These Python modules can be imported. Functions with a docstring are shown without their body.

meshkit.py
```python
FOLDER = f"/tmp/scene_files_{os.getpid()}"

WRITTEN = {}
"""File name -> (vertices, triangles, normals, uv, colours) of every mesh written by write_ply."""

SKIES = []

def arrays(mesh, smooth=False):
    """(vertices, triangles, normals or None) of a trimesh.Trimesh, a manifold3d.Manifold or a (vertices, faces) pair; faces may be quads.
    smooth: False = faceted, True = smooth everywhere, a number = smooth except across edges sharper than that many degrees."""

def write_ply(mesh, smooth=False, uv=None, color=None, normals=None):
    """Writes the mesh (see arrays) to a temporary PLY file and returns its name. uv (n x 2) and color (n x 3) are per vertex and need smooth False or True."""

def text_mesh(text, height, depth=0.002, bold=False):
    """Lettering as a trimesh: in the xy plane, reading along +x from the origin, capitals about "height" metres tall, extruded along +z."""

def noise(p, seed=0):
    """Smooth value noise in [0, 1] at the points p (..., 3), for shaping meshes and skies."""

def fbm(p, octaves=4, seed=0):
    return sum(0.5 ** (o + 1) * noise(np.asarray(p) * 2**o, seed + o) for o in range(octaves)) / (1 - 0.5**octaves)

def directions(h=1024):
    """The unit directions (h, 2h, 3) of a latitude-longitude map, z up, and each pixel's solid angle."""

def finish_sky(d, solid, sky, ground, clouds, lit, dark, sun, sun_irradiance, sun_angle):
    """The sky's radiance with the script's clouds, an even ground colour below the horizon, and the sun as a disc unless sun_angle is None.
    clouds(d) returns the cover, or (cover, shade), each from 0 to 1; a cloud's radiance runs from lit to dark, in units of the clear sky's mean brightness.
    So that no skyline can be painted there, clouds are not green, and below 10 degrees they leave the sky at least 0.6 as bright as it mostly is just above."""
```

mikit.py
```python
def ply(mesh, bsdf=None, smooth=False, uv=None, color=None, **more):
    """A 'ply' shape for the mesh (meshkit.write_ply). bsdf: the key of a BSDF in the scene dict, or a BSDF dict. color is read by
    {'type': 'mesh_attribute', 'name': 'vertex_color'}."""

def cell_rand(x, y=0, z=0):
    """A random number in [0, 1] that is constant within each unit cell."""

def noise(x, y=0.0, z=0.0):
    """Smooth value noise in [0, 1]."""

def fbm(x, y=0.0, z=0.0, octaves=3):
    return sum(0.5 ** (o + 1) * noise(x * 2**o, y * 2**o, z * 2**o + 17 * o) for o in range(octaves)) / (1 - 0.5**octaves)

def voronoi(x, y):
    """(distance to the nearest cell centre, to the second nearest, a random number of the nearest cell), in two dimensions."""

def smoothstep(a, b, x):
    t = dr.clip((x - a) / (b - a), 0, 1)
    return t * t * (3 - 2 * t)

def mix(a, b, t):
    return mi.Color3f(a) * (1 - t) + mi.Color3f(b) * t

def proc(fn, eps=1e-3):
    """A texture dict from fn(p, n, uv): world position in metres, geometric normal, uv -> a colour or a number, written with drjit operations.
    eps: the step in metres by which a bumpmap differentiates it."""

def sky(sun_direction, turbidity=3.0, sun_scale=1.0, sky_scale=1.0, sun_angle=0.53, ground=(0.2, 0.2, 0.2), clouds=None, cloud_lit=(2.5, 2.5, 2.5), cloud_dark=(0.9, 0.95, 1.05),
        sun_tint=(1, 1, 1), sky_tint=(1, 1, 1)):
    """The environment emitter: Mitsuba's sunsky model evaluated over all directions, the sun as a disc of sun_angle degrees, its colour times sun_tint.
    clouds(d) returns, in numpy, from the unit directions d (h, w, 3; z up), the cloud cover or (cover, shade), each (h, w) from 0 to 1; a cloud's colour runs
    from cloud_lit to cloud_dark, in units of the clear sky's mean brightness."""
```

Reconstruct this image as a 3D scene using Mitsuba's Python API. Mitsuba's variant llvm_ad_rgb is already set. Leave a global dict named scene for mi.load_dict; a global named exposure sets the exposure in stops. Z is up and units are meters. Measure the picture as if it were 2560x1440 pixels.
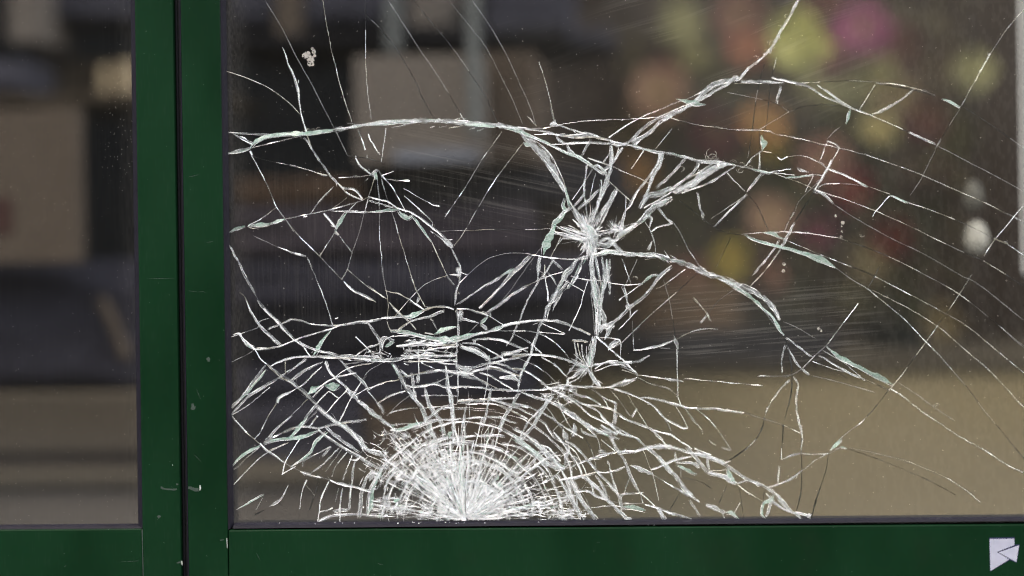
import math, numpy as np, trimesh, drjit as dr, mitsuba as mi, mikit, meshkit
from mikit import noise, fbm, voronoi, smoothstep, mix, proc
from shapely.geometry import Polygon, Point
from shapely.ops import unary_union

# ------------------------------------------------------------------ camera, sky, exposure
ZC, DIST, PSI, ROLL = 0.62, 3.0, math.radians(4.2), math.radians(0.85)
TX = 0.64 / DIST
CAM = np.array([DIST * math.sin(PSI), -DIST * math.cos(PSI), ZC])
FWD = np.array([-math.sin(PSI), math.cos(PSI), 0.0])
_R = np.array([math.cos(PSI), math.sin(PSI), 0.0])
RGT = math.cos(ROLL) * _R - math.sin(ROLL) * np.array([0, 0, 1.0])
UPV = math.cos(ROLL) * np.array([0, 0, 1.0]) + math.sin(ROLL) * _R
T = mi.ScalarTransform4f
scene, labels = {}, {}
scene['camera'] = {'type': 'thinlens', 'fov': 2 * math.degrees(math.atan(TX)), 'fov_axis': 'x', 'aperture_radius': 0.037,
                   'focus_distance': DIST, 'near_clip': 0.05, 'far_clip': 300.0,
                   'to_world': T().look_at(origin=CAM.tolist(), target=(CAM + FWD).tolist(), up=UPV.tolist())}
scene['daylight'] = mikit.sky((-0.25, -0.55, 0.8), turbidity=3, sun_scale=0.12, sun_angle=25, clouds=lambda d: 1.0,
                              cloud_lit=(2.45, 2.5, 2.6), cloud_dark=(0.95, 0.98, 1.05))
exposure = 2.9
rng = np.random.default_rng(7)


def at(px, py, Y=0.0):
    """The point at depth Y (metres behind the front of the glass) on the sight line through a point measured in the photograph (2560 x 1440)."""
    d = FWD + RGT * ((px - 1280) / 1280 * TX) + UPV * ((720 - py) / 1280 * TX)
    return CAM + d * ((Y - CAM[1]) / d[1])


# ------------------------------------------------------------------ materials
def rgb(*c):
    return {'type': 'rgb', 'value': list(c)}


def mat(name, d):
    scene[name] = {'type': 'twosided', 'bsdf': d} if d['type'] in ('principled', 'diffuse', 'roughplastic', 'bumpmap') else d
    return name


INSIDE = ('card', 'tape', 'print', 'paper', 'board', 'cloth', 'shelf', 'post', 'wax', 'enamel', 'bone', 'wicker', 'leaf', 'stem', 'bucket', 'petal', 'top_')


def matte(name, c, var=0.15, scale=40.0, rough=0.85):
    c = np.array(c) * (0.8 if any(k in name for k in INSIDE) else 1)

    def fn(p, n, uv):
        f = fbm(p.x * scale, p.y * scale, p.z * scale, 3)
        return mi.Color3f(*[float(k) for k in c]) * (1 + var * 2 * (f - 0.5))
    return mat(name, {'type': 'principled', 'base_color': proc(fn), 'roughness': rough, 'specular': 0.25})


def paint_fn(p, n, uv):
    f = smoothstep(0.25, 0.75, fbm(p.x * 11, p.y * 9, p.z * 4, 3))
    g = noise(p.x * 900, p.y * 900, p.z * 60)
    c = mix((0.0028, 0.0235, 0.0078), (0.0066, 0.0365, 0.0142), f)
    c = mix(c, (0.05, 0.075, 0.06), 0.10 * smoothstep(0.62, 0.95, g) * f)
    grime = smoothstep(0.52, 0.8, fbm(p.x * 22 + 5, p.y * 22, p.z * 14, 4)) * 0.14 * smoothstep(0.55, 0.2, p.z)
    c = mix(c, (0.022, 0.018, 0.014), grime)
    a, b, w = voronoi(p.x * 70, p.z * 70)
    return mix(c, (0.20, 0.24, 0.22), 0.7 * smoothstep(0.035, 0.015, a) * dr.select(w > 0.88, 1.0, 0.0))


def paint_rough(p, n, uv):
    return 0.30 + 0.16 * fbm(p.x * 60, p.y * 60, p.z * 20, 3)


mat('green_paint', {'type': 'principled', 'base_color': proc(paint_fn), 'roughness': proc(paint_rough), 'specular': 0.11})


def rubber_fn(p, n, uv):
    f = fbm(p.x * 60, p.y * 60, p.z * 60, 3)
    return mix((0.009, 0.008, 0.015), (0.019, 0.017, 0.028), f)


mat('rubber', {'type': 'principled', 'base_color': proc(rubber_fn), 'roughness': 0.55, 'specular': 0.2})
mat('black_rubber', {'type': 'principled', 'base_color': rgb(0.008, 0.008, 0.011), 'roughness': 0.5, 'specular': 0.3})
mat('chip_white', {'type': 'principled', 'base_color': rgb(0.55, 0.60, 0.57), 'roughness': 0.7})
mat('scuff', {'type': 'principled', 'base_color': rgb(0.045, 0.070, 0.056), 'roughness': 0.7})
mat('splat', {'type': 'principled', 'base_color': proc(lambda p, n, uv: mix((0.36, 0.34, 0.31), (0.58, 0.55, 0.50), fbm(p.x * 700, p.z * 700, 0.0, 3))), 'roughness': 0.9})
mat('sticker_white', {'type': 'principled', 'base_color': proc(lambda p, n, uv: mix((0.46, 0.47, 0.60), (0.56, 0.57, 0.69), fbm(p.x * 120, p.z * 120, 1.0, 3))), 'roughness': 0.45})
mat('sticker_navy', {'type': 'principled', 'base_color': rgb(0.018, 0.022, 0.075), 'roughness': 0.45})


# broken glass: frosted fracture faces, paler and clearer faces, green cut edges, hair cracks
def frost_fn(p, n, uv):
    f = noise(p.x * 2600, p.y * 900, p.z * 2600)
    return mix((0.76, 0.78, 0.80), (0.96, 0.96, 0.97), smoothstep(0.1, 0.45, f))


def pale_fn(p, n, uv):
    f = noise(p.x * 900, p.y * 900, p.z * 900)
    return mix((0.70, 0.79, 0.77), (0.90, 0.91, 0.95), f)


def pale_weight(p, n, uv):
    return 0.12 + 0.52 * smoothstep(0.3, 0.85, noise(p.x * 1500 + 3, p.y * 700, p.z * 1500))


def green_fn(p, n, uv):
    f = noise(p.x * 700, p.y * 700, p.z * 700)
    return mix((0.26, 0.50, 0.39), (0.74, 0.86, 0.80), smoothstep(0.1, 0.8, f))


NULL = {'type': 'null'}
mat('glass_frost', {'type': 'principled', 'base_color': proc(frost_fn), 'roughness': 0.28, 'specular': 0.6})
mat('glass_pale', {'type': 'blendbsdf', 'weight': proc(pale_weight), 'a': NULL,
                   'b': {'type': 'twosided', 'bsdf': {'type': 'principled', 'base_color': proc(pale_fn), 'roughness': 0.25, 'specular': 0.6}}})
mat('glass_glint', {'type': 'principled', 'base_color': rgb(0.95, 0.96, 0.97), 'metallic': 1.0, 'roughness': 0.22})
mat('glass_green', {'type': 'blendbsdf', 'weight': 0.66, 'a': NULL,
                    'b': {'type': 'twosided', 'bsdf': {'type': 'principled', 'base_color': proc(green_fn), 'roughness': 0.2, 'specular': 0.6}}})
mat('hair_light', {'type': 'principled', 'base_color': proc(lambda p, n, uv: mix((0.26, 0.25, 0.20), (0.72, 0.70, 0.64), smoothstep(0.2, 0.8, noise(p.x * 160, p.y * 10, p.z * 160)))), 'roughness': 0.3, 'specular': 0.6})
mat('hair_faint', {'type': 'blendbsdf', 'weight': 0.45, 'a': NULL,
                   'b': {'type': 'twosided', 'bsdf': {'type': 'principled', 'base_color': rgb(0.42, 0.42, 0.42), 'roughness': 0.4}}})
mat('hair_dark', {'type': 'principled', 'base_color': rgb(0.032, 0.034, 0.033), 'roughness': 0.25, 'specular': 0.4})  # dark colour stands in for the dim interior mirrored in a crack


# the dirty pane: wiped streaks, deposits along the gasket, specks
def band(v, a, b, c, d):
    return smoothstep(a, b, v) * smoothstep(d, c, v)


def dust_right(p, n, uv):
    X, Z = p.x * 2000 + 1280, (ZC - p.z) * 2000 + 720          # half-millimetres across and down the pane
    soft = fbm(p.x * 7, p.z * 7, 2.0, 3)
    big = fbm(p.x * 3.1 + 4, p.z * 4.3, 6.0, 3)
    w = 0.005 + 0.010 * soft + (0.012 + 0.045 * smoothstep(0.45, 0.75, big)) * smoothstep(1000, 1600, X)
    arc = Z + 0.00008 * (X - 1100) * (X - 1100) + 22 * noise(X * 0.004, Z * 0.012, 8.0)
    s1 = noise(arc * 0.10 + X * 0.026, X * 0.0032, 1.0) * 0.4 + noise(arc * 0.33 + X * 0.08, X * 0.005, 5.0) * 0.35 + noise(arc * 0.9 + X * 0.2, X * 0.011, 2.0) * 0.25
    m1 = band(X, 1150, 1500, 1950, 2350) * band(Z, -400, 0, 220, 420) * smoothstep(0.25, 0.62, fbm(p.x * 6, p.z * 9, 4.0, 2))
    w += 0.08 * m1 + 0.10 * m1 * smoothstep(0.46, 0.80, s1) * smoothstep(0.3, 0.7, noise(X * 0.012, Z * 0.03, 12.0))
    sl = Z - 0.22 * X
    s2 = noise(sl * 0.13, X * 0.004, 9.0) * 0.45 + noise(sl * 0.42, X * 0.007, 3.0) * 0.35 + noise(sl * 1.0, X * 0.012, 4.0) * 0.2
    m2 = band(X, 950, 1080, 1350, 1560) * band(sl, 40, 110, 240, 330)
    w += 0.02 * m2 + 0.12 * m2 * smoothstep(0.46, 0.80, s2)
    s3 = noise(X * 0.30, Z * 0.012, 3.0) * 0.55 + noise(X * 0.7, Z * 0.02, 6.0) * 0.45
    m3 = band(X, 590, 640, 1350, 1600) * band(Z, 330, 480, 760, 900) * (0.3 + 0.7 * smoothstep(0.3, 0.6, fbm(p.x * 9 + 7, p.z * 5, 1.0, 2)))
    w += 0.035 * m3 * smoothstep(0.4, 0.8, s3)
    s4 = noise(X * 0.008, Z * 0.30 + X * 0.02, 7.0) * 0.6 + noise(X * 0.012, Z * 0.7 + X * 0.05, 2.0) * 0.4
    m4 = band(X, 1600, 1720, 2080, 2260) * band(Z, 690, 760, 890, 930)
    w += 0.03 * m4 + 0.15 * m4 * smoothstep(0.48, 0.82, s4)
    edge = smoothstep(640, 575, X) * (0.25 + 0.75 * noise(p.x * 900, p.z * 260, 4.0))
    w += 0.10 * edge + 0.05 * smoothstep(900, 1290, Z) * (0.6 + 0.8 * soft)
    w += 0.03 * smoothstep(1700, 2300, X) * smoothstep(0.35, 0.8, fbm(p.x * 240, p.z * 110, 3.0, 3))
    a, b, k = voronoi(p.x * 62, p.z * 62)
    w += 0.75 * smoothstep(0.05, 0.02, a * (0.8 + 3 * (1 - k))) * dr.select(k > 0.80, 1.0, 0.0)
    a, b, k = voronoi(p.x * 190, p.z * 190)
    w += 0.35 * smoothstep(0.09, 0.05, a) * smoothstep(0.84, 1.0, k) * smoothstep(0.35, 0.65, fbm(p.x * 14, p.z * 14, 9.0, 2))
    return dr.clip(w, 0, 0.9)


def dust_left(p, n, uv):
    X, Z = p.x * 2000 + 1280, (ZC - p.z) * 2000 + 720
    soft = fbm(p.x * 8, p.z * 8, 3.0, 3)
    w = 0.004 + 0.012 * soft + 0.055 * smoothstep(950, 1300, Z) * (0.6 + 0.8 * soft)
    w += 0.06 * smoothstep(270, 338, X) * (0.2 + 0.8 * noise(p.x * 500, p.z * 90, 1.0))
    a, b, k = voronoi(p.x * 160, p.z * 130)
    near = band(X, 230, 285, 310, 340) * band(Z, 60, 260, 380, 470)
    w += (0.35 * smoothstep(0.86, 1.0, k) + 0.5 * near * dr.select(k > 0.35, 1.0, 0.0)) * smoothstep(0.10, 0.05, a)
    s3 = noise(X * 0.35, Z * 0.012, 3.0)
    w += 0.004 * smoothstep(0.45, 0.8, s3)
    return dr.clip(w, 0, 0.9)


for nm, fn in (('pane_right', dust_right), ('pane_left', dust_left)):
    mat(nm, {'type': 'blendbsdf', 'weight': proc(fn), 'a': {'type': 'thindielectric', 'int_ior': 1.5},
             'b': {'type': 'twosided', 'bsdf': {'type': 'diffuse', 'reflectance': rgb(0.34, 0.325, 0.30)}}})


# ------------------------------------------------------------------ mesh helpers
def box(x0, x1, y0, y1, z0, z1, r=0.0):
    if r <= 0:
        m = trimesh.creation.box((x1 - x0, y1 - y0, z1 - z0))
    else:
        pts = np.array([[sx * (a - r * u), sy * (b - r * v), sz * (c - r * w)] for sx in (-1, 1) for sy in (-1, 1) for sz in (-1, 1)
                        for a, b, c in [((x1 - x0) / 2, (y1 - y0) / 2, (z1 - z0) / 2)]
                        for u, v, w in ((0, 1, 1), (1, 0, 1), (1, 1, 0), (.3, .3, 1), (.3, 1, .3), (1, .3, .3))])
        m = trimesh.convex.convex_hull(pts)
    m.apply_translation([(x0 + x1) / 2, (y0 + y1) / 2, (z0 + z1) / 2])
    return m


def cat(ms):
    return trimesh.util.concatenate(ms)


used = {}


def key_for(name, parent=None):
    k = f'{parent}__{name}' if parent else name
    n = used.get(k, -1) + 1
    used[k] = n
    return k if n == 0 else f'{k}_{n:03d}'


def add(name, mesh, m, parent=None, smooth=False, **kw):
    k = key_for(name, parent)
    scene[k] = mikit.ply(mesh, m, smooth=smooth, **kw)
    return k


def thing(name, label, category, group=None):
    k = key_for(name)
    labels[k] = {'label': label, 'category': category}
    if group:
        labels[k]['group'] = group
    return k


def solo(name, mesh, m, label, category, group=None, smooth=False):
    k = add(name, mesh, m, None, smooth)
    labels[k] = {'label': label, 'category': category}
    if group:
        labels[k]['group'] = group
    return k


def struct(name, mesh, m, label=None):
    k = add(name, mesh, m)
    labels[k] = {'kind': 'structure'}
    if label:
        labels[k]['label'] = label
    return k


def tube(pts, r, sides=8):
    pts = np.asarray(pts, float)
    import math as _m
    t = np.gradient(pts, axis=0)
    t /= np.linalg.norm(t, axis=1, keepdims=True)
    a = np.cross(t, np.where(np.abs(t[:, 2:]) < .9, [0, 0, 1.], [1., 0, 0]))
    a /= np.linalg.norm(a, axis=1, keepdims=True)
    b = np.cross(t, a)
    g = np.arange(sides) * 2 * np.pi / sides
    rr = np.broadcast_to(r, (len(pts),))[:, None, None]
    v = pts[:, None] + rr * (np.cos(g)[None, :, None] * a[:, None] + np.sin(g)[None, :, None] * b[:, None])
    f = []
    for i in range(len(pts) - 1):
        for j in range(sides):
            k = (j + 1) % sides
            f += [[i * sides + j, i * sides + k, (i + 1) * sides + k], [i * sides + j, (i + 1) * sides + k, (i + 1) * sides + j]]
    return trimesh.Trimesh(v.reshape(-1, 3), f, process=False)


# ------------------------------------------------------------------ the setting
matte('pavement_stone', (0.17, 0.165, 0.155), 0.25, 14)
matte('asphalt', (0.055, 0.055, 0.058), 0.3, 30)
matte('added_bank_earth', (0.034, 0.031, 0.024), 0.5, 3)
matte('plaster', (0.055, 0.050, 0.046), 0.2, 3)
matte('dark_wall', (0.010, 0.012, 0.015), 0.3, 2)
matte('ceiling_plaster', (0.30, 0.30, 0.29), 0.1, 3)


def sheet(pts):
    pts = np.asarray(pts, float)
    return trimesh.Trimesh(pts, [[0, 1, 2], [0, 2, 3]], process=False)


struct('pavement', box(-20, 20, -3.8, -0.06, -0.3, 0.0), 'pavement_stone')
struct('road', sheet([(-60, -40, -0.12), (60, -40, -0.12), (60, -3.8, -0.12), (-60, -3.8, -0.12)]), 'asphalt')
xs = np.linspace(-40, 40, 81)
prof = [(-9.0, -0.119), (-9.2, 0.3), (-9.6, 1.5), (-10.2, 2.8), (-12.0, 3.5), (-40.0, 3.7)]
v, f = [], []
for i, x in enumerate(xs):
    for j, (y, z) in enumerate(prof):
        v.append((x, y + 0.3 * (meshkit.noise(np.array([x * .7, j, 1.])) - .5), z * (1 + (0.25 if j > 1 else 0) * (meshkit.noise(np.array([x * .5, j * .6, 5.])) - .5))))
n = len(prof)
for i in range(len(xs) - 1):
    for j in range(n - 1):
        a = i * n + j
        f += [[a, a + 1, a + n + 1], [a, a + n + 1, a + n]]
struct('added_bank', trimesh.Trimesh(v, f, process=False), 'added_bank_earth')  # unseen bank added across the road so the panes mirror something dark
struct('floor', box(-3.2, 3.4, 0.05, 5.0, -0.3, 0.0), 'plaster')
struct('wall_back', box(-3.2, 3.4, 5.0, 5.1, -0.3, 4.3), 'dark_wall')
struct('wall_left', box(-3.3, -3.2, 0.05, 5.1, -0.3, 4.3), 'dark_wall')
struct('wall_right', cat([box(3.4, 3.5, 0.05, 5.1, -0.3, 0.4), box(3.4, 3.5, 3.9, 5.1, 0.4, 4.3)]), 'dark_wall')
struct('ceiling', cat([box(-3.3, 3.5, 0.05, 0.6, 4.3, 4.4), box(-3.3, 3.5, 3.9, 5.1, 4.3, 4.4), box(-3.3, -0.9, 0.6, 3.9, 4.3, 4.4)]), 'ceiling_plaster')
mat('clear_pane', {'type': 'thindielectric', 'int_ior': 1.5})
sk = thing('added_skylight', 'unseen roof pane added to light the flowers', 'window')  # unseen roof glazing added to brighten the flowers and the rear
add('pane', sheet([(-0.9, 0.6, 4.35), (3.5, 0.6, 4.35), (3.5, 3.9, 4.35), (-0.9, 3.9, 4.35)]), 'clear_pane', sk)
add('frame', cat([box(x - .03, x + .03, 0.6, 3.9, 4.30, 4.34) for x in (-.87, .6, 2.0, 3.46)]), 'dark_wall', sk)
sw = thing('added_side_window', 'tall unseen side window added to light the shop beyond the counter', 'window')  # unseen side glazing added to bring daylight onto the counter
add('pane', sheet([(3.45, 0.05, 0.4), (3.45, 3.9, 0.4), (3.45, 3.9, 4.3), (3.45, 0.05, 4.3)]), 'clear_pane', sw)
add('frame', cat([box(3.41, 3.44, y - .03, y + .03, 0.4, 4.3) for y in (1.3, 2.6)]), 'dark_wall', sw)

# ------------------------------------------------------------------ the two glazed door leaves
YF, YB = -0.013, 0.034                                  # front and back of the aluminium frame
X = lambda px, Y=YF: at(px, 720, Y)[0]
ZR = at(1280, 1320, YF)[2]                              # top of the right bottom rail
ZL = at(180, 1323, YF)[2]
ZB, ZT = 0.10, 2.42
xl0, xl1 = X(347), X(442.5)                             # left stile
xr0, xr1 = X(461.5), X(560)                             # right stile
XLL, XRR = xl1 - 1.18, xr0 + 1.22
W = xr1 - xr0
BV = 0.0016


def rail(x0, x1, z0, z1):
    return box(x0, x1, YF, YB, z0, z1, BV)


left = thing('glazed_door', 'left glazed door in green metal with its pane unbroken', 'door')
right = thing('glazed_door', 'right glazed door in green metal whose pane is shattered', 'door')
labels[left]['kind'] = labels[right]['kind'] = 'thing'
add('stile', rail(xl0, xl1, ZB, ZT), 'green_paint', left)
add('stile', rail(XLL, XLL + W, ZB, ZT), 'green_paint', left)
jl = X(355)
add('bottom_rail', rail(XLL + W + .0004, xl0 - .0006, ZB, ZL), 'green_paint', left)
add('top_rail', rail(XLL + W + .0004, xl0 - .0006, ZT - W, ZT), 'green_paint', left)
add('stile', rail(xr0, xr1, ZB, ZT), 'green_paint', right)
add('stile', rail(XRR - W, XRR, ZB, ZT), 'green_paint', right)
add('bottom_rail', rail(xr1 + .0010, XRR - W - .0004, ZB, ZR), 'green_paint', right)
add('top_rail', rail(xr1 + .0004, XRR - W - .0004, ZT - W, ZT), 'green_paint', right)


def wedge(p0, p1, inner, th=0.0, y0=YF + .002, y1=0.0016):
    """A glazing gasket: from the frame edge line p0-p1 (x, z) sloping back to the glass along the offset line inner."""
    a, b = np.array(p0), np.array(p1)
    c, d = np.array(inner[0]), np.array(inner[1])
    m = lambda q, y: (q[0], y, q[1])
    k1, k2 = a * .45 + c * .55, b * .45 + d * .55
    ym = y0 + .0015
    pts = [m(a, y0), m(b, y0), m(k1, ym), m(k2, ym), m(c, y1), m(d, y1), m(a, y1 + .004), m(b, y1 + .004), m(c, y1 + .004), m(d, y1 + .004)]
    f = [[0, 1, 3], [0, 3, 2], [2, 3, 5], [2, 5, 4], [4, 5, 9], [4, 9, 8], [6, 7, 1], [6, 1, 0], [0, 2, 6], [2, 4, 8], [2, 8, 6], [1, 7, 3], [3, 7, 9], [3, 9, 5]]
    return trimesh.Trimesh(pts, f, process=False)


gw, gb = X(574, 0) - X(560), ZR - .0015
zb_in = at(1280, 1302, 0.0)[2]
add('glazing_gasket', wedge((xr1 + .0002, ZR), (xr1 + .0002, ZT - W), ((X(574.5, 0), ZR + .003), (X(574.5, 0), ZT - W))), 'rubber', right)
add('glazing_gasket', wedge((xr1 + .0065, ZR + .0018), (XRR - W, ZR + .0042), ((xr1 + .0065, zb_in), (XRR - W, zb_in))), 'rubber', right)
add('glazing_gasket', wedge((XRR - W - .0002, ZR), (XRR - W - .0002, ZT - W), ((XRR - W - .008, ZR), (XRR - W - .008, ZT - W))), 'rubber', right)
zl_in = at(180, 1311, 0.0)[2]
add('glazing_gasket', wedge((xl0 - .0002, ZL), (xl0 - .0002, ZT - W), ((X(336, 0), zl_in), (X(336, 0), ZT - W))), 'rubber', left)
add('glazing_gasket', wedge((XLL + W, ZL + .0002), (xl0 - .0003, ZL + .0002), ((XLL + W, zl_in), (X(336, 0), zl_in))), 'rubber', left)
# dark rebate behind the gaskets and the brush seal in the gap between the leaves
add('rebate', box(xr1, XRR - W, 0.0075, YB - .004, ZR - .004, ZR + .008), 'black_rubber', right)
add('rebate', box(xr1 - .002, xr1 + .006, 0.0075, YB - .004, ZR, ZT), 'black_rubber', right)
add('rubber_seal', box(X(442.5) + .0002, X(450), YF + .010, YB - .006, ZB, ZT, .001), 'black_rubber', left)
add('rubber_seal', box(X(451), X(457.5), YF + .0075, YB - .006, ZB, ZT, .0012), 'black_rubber', right)
add('rubber_seal', box(X(458.2), X(461.2), YF + .0015, YB - .008, ZB, ZT, .0006), 'rubber', right)

# panes
YP = 0.0032
pane_r = add('glass_pane', sheet([(xr1, YP, ZR - .01), (XRR - W + .005, YP, ZR - .01), (XRR - W + .005, YP, ZT - W), (xr1, YP, ZT - W)]), 'pane_right', right)
labels[pane_r] = {'label': 'shattered laminated glass pane'}
pane_l = add('glass_pane', sheet([(XLL + W - .005, YP, ZL - .01), (xl0, YP, ZL - .01), (xl0, YP, ZT - W), (XLL + W - .005, YP, ZT - W)]), 'pane_left', left)

# unseen front round the doors, its glazing widened to let in more daylight
shop = thing('shop_front', 'dark green glazed shop front round the two doors, glazed wide to light the shop', 'shop front')
labels[shop]['kind'] = 'thing'
for x0, x1 in ((-3.3, -3.15), (XLL - .074, XLL - .004), (XRR + .004, XRR + .074), (3.35, 3.5)):
    add('post', box(x0, x1, -0.04, 0.045, -0.1, 4.3), 'green_paint', shop)
for x0, x1 in ((-3.149, XLL - .075), (XLL - .0035, XRR + .0035), (XRR + .075, 3.349)):
    add('transom', box(x0, x1, -0.035, 0.04, ZT + .004, ZT + .07), 'green_paint', shop)
    add('pane', sheet([(x0, 0, ZT + .07), (x1, 0, ZT + .07), (x1, 0, 4.2), (x0, 0, 4.2)]), 'clear_pane', shop)
    add('threshold', box(x0, x1, -0.05, 0.045, -0.1, ZB - .004), 'green_paint', shop)
for x0, x1 in ((-3.149, XLL - .075), (XRR + .075, 3.349)):
    add('pane', sheet([(x0, 0, ZB), (x1, 0, ZB), (x1, 0, ZT), (x0, 0, ZT)]), 'clear_pane', shop)
add('fascia', box(-3.3, 3.5, -0.06, 0.045, 4.3005, 4.75), 'green_paint', shop)
# ------------------------------------------------------------------ what stands in the shop
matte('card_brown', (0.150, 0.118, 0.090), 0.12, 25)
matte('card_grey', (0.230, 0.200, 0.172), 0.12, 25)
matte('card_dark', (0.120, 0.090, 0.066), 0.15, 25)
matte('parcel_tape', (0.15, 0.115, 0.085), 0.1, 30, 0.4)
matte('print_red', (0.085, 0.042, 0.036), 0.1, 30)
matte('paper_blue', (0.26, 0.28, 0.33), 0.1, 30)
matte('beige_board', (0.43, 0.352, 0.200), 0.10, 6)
matte('top_dark', (0.075, 0.062, 0.042), 0.3, 9)  # tops coloured darker than their fronts to cancel the overhead daylight
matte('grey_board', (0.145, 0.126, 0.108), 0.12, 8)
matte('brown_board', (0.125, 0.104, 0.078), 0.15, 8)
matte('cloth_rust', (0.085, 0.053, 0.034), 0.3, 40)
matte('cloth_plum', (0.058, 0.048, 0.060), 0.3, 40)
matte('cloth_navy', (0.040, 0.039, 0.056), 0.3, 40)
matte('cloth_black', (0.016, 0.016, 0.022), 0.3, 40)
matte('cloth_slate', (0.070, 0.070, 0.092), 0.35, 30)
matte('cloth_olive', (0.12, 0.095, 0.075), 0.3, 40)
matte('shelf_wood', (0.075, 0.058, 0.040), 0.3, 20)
matte('post_reflection', (0.20, 0.215, 0.21), 0.1, 10, 0.4)
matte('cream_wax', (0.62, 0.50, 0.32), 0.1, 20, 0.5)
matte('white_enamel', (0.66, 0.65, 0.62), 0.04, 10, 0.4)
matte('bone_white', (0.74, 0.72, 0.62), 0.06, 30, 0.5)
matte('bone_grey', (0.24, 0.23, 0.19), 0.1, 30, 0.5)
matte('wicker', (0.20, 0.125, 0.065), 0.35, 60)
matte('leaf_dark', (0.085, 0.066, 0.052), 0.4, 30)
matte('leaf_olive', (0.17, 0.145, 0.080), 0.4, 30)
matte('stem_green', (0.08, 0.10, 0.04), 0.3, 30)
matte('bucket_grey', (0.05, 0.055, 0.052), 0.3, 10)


def rect(px0, py0, px1, py1, Y):
    a, b = at(px0, py1, Y), at(px1, py0, Y)
    c, d = at(px0, py0, Y), at(px1, py1, Y)
    return min(a[0], c[0]) * .5 + max(a[0], c[0]) * .5, (b[0] + d[0]) / 2, (a[2] + d[2]) / 2, (b[2] + c[2]) / 2     # x0, x1, z0, z1


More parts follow.
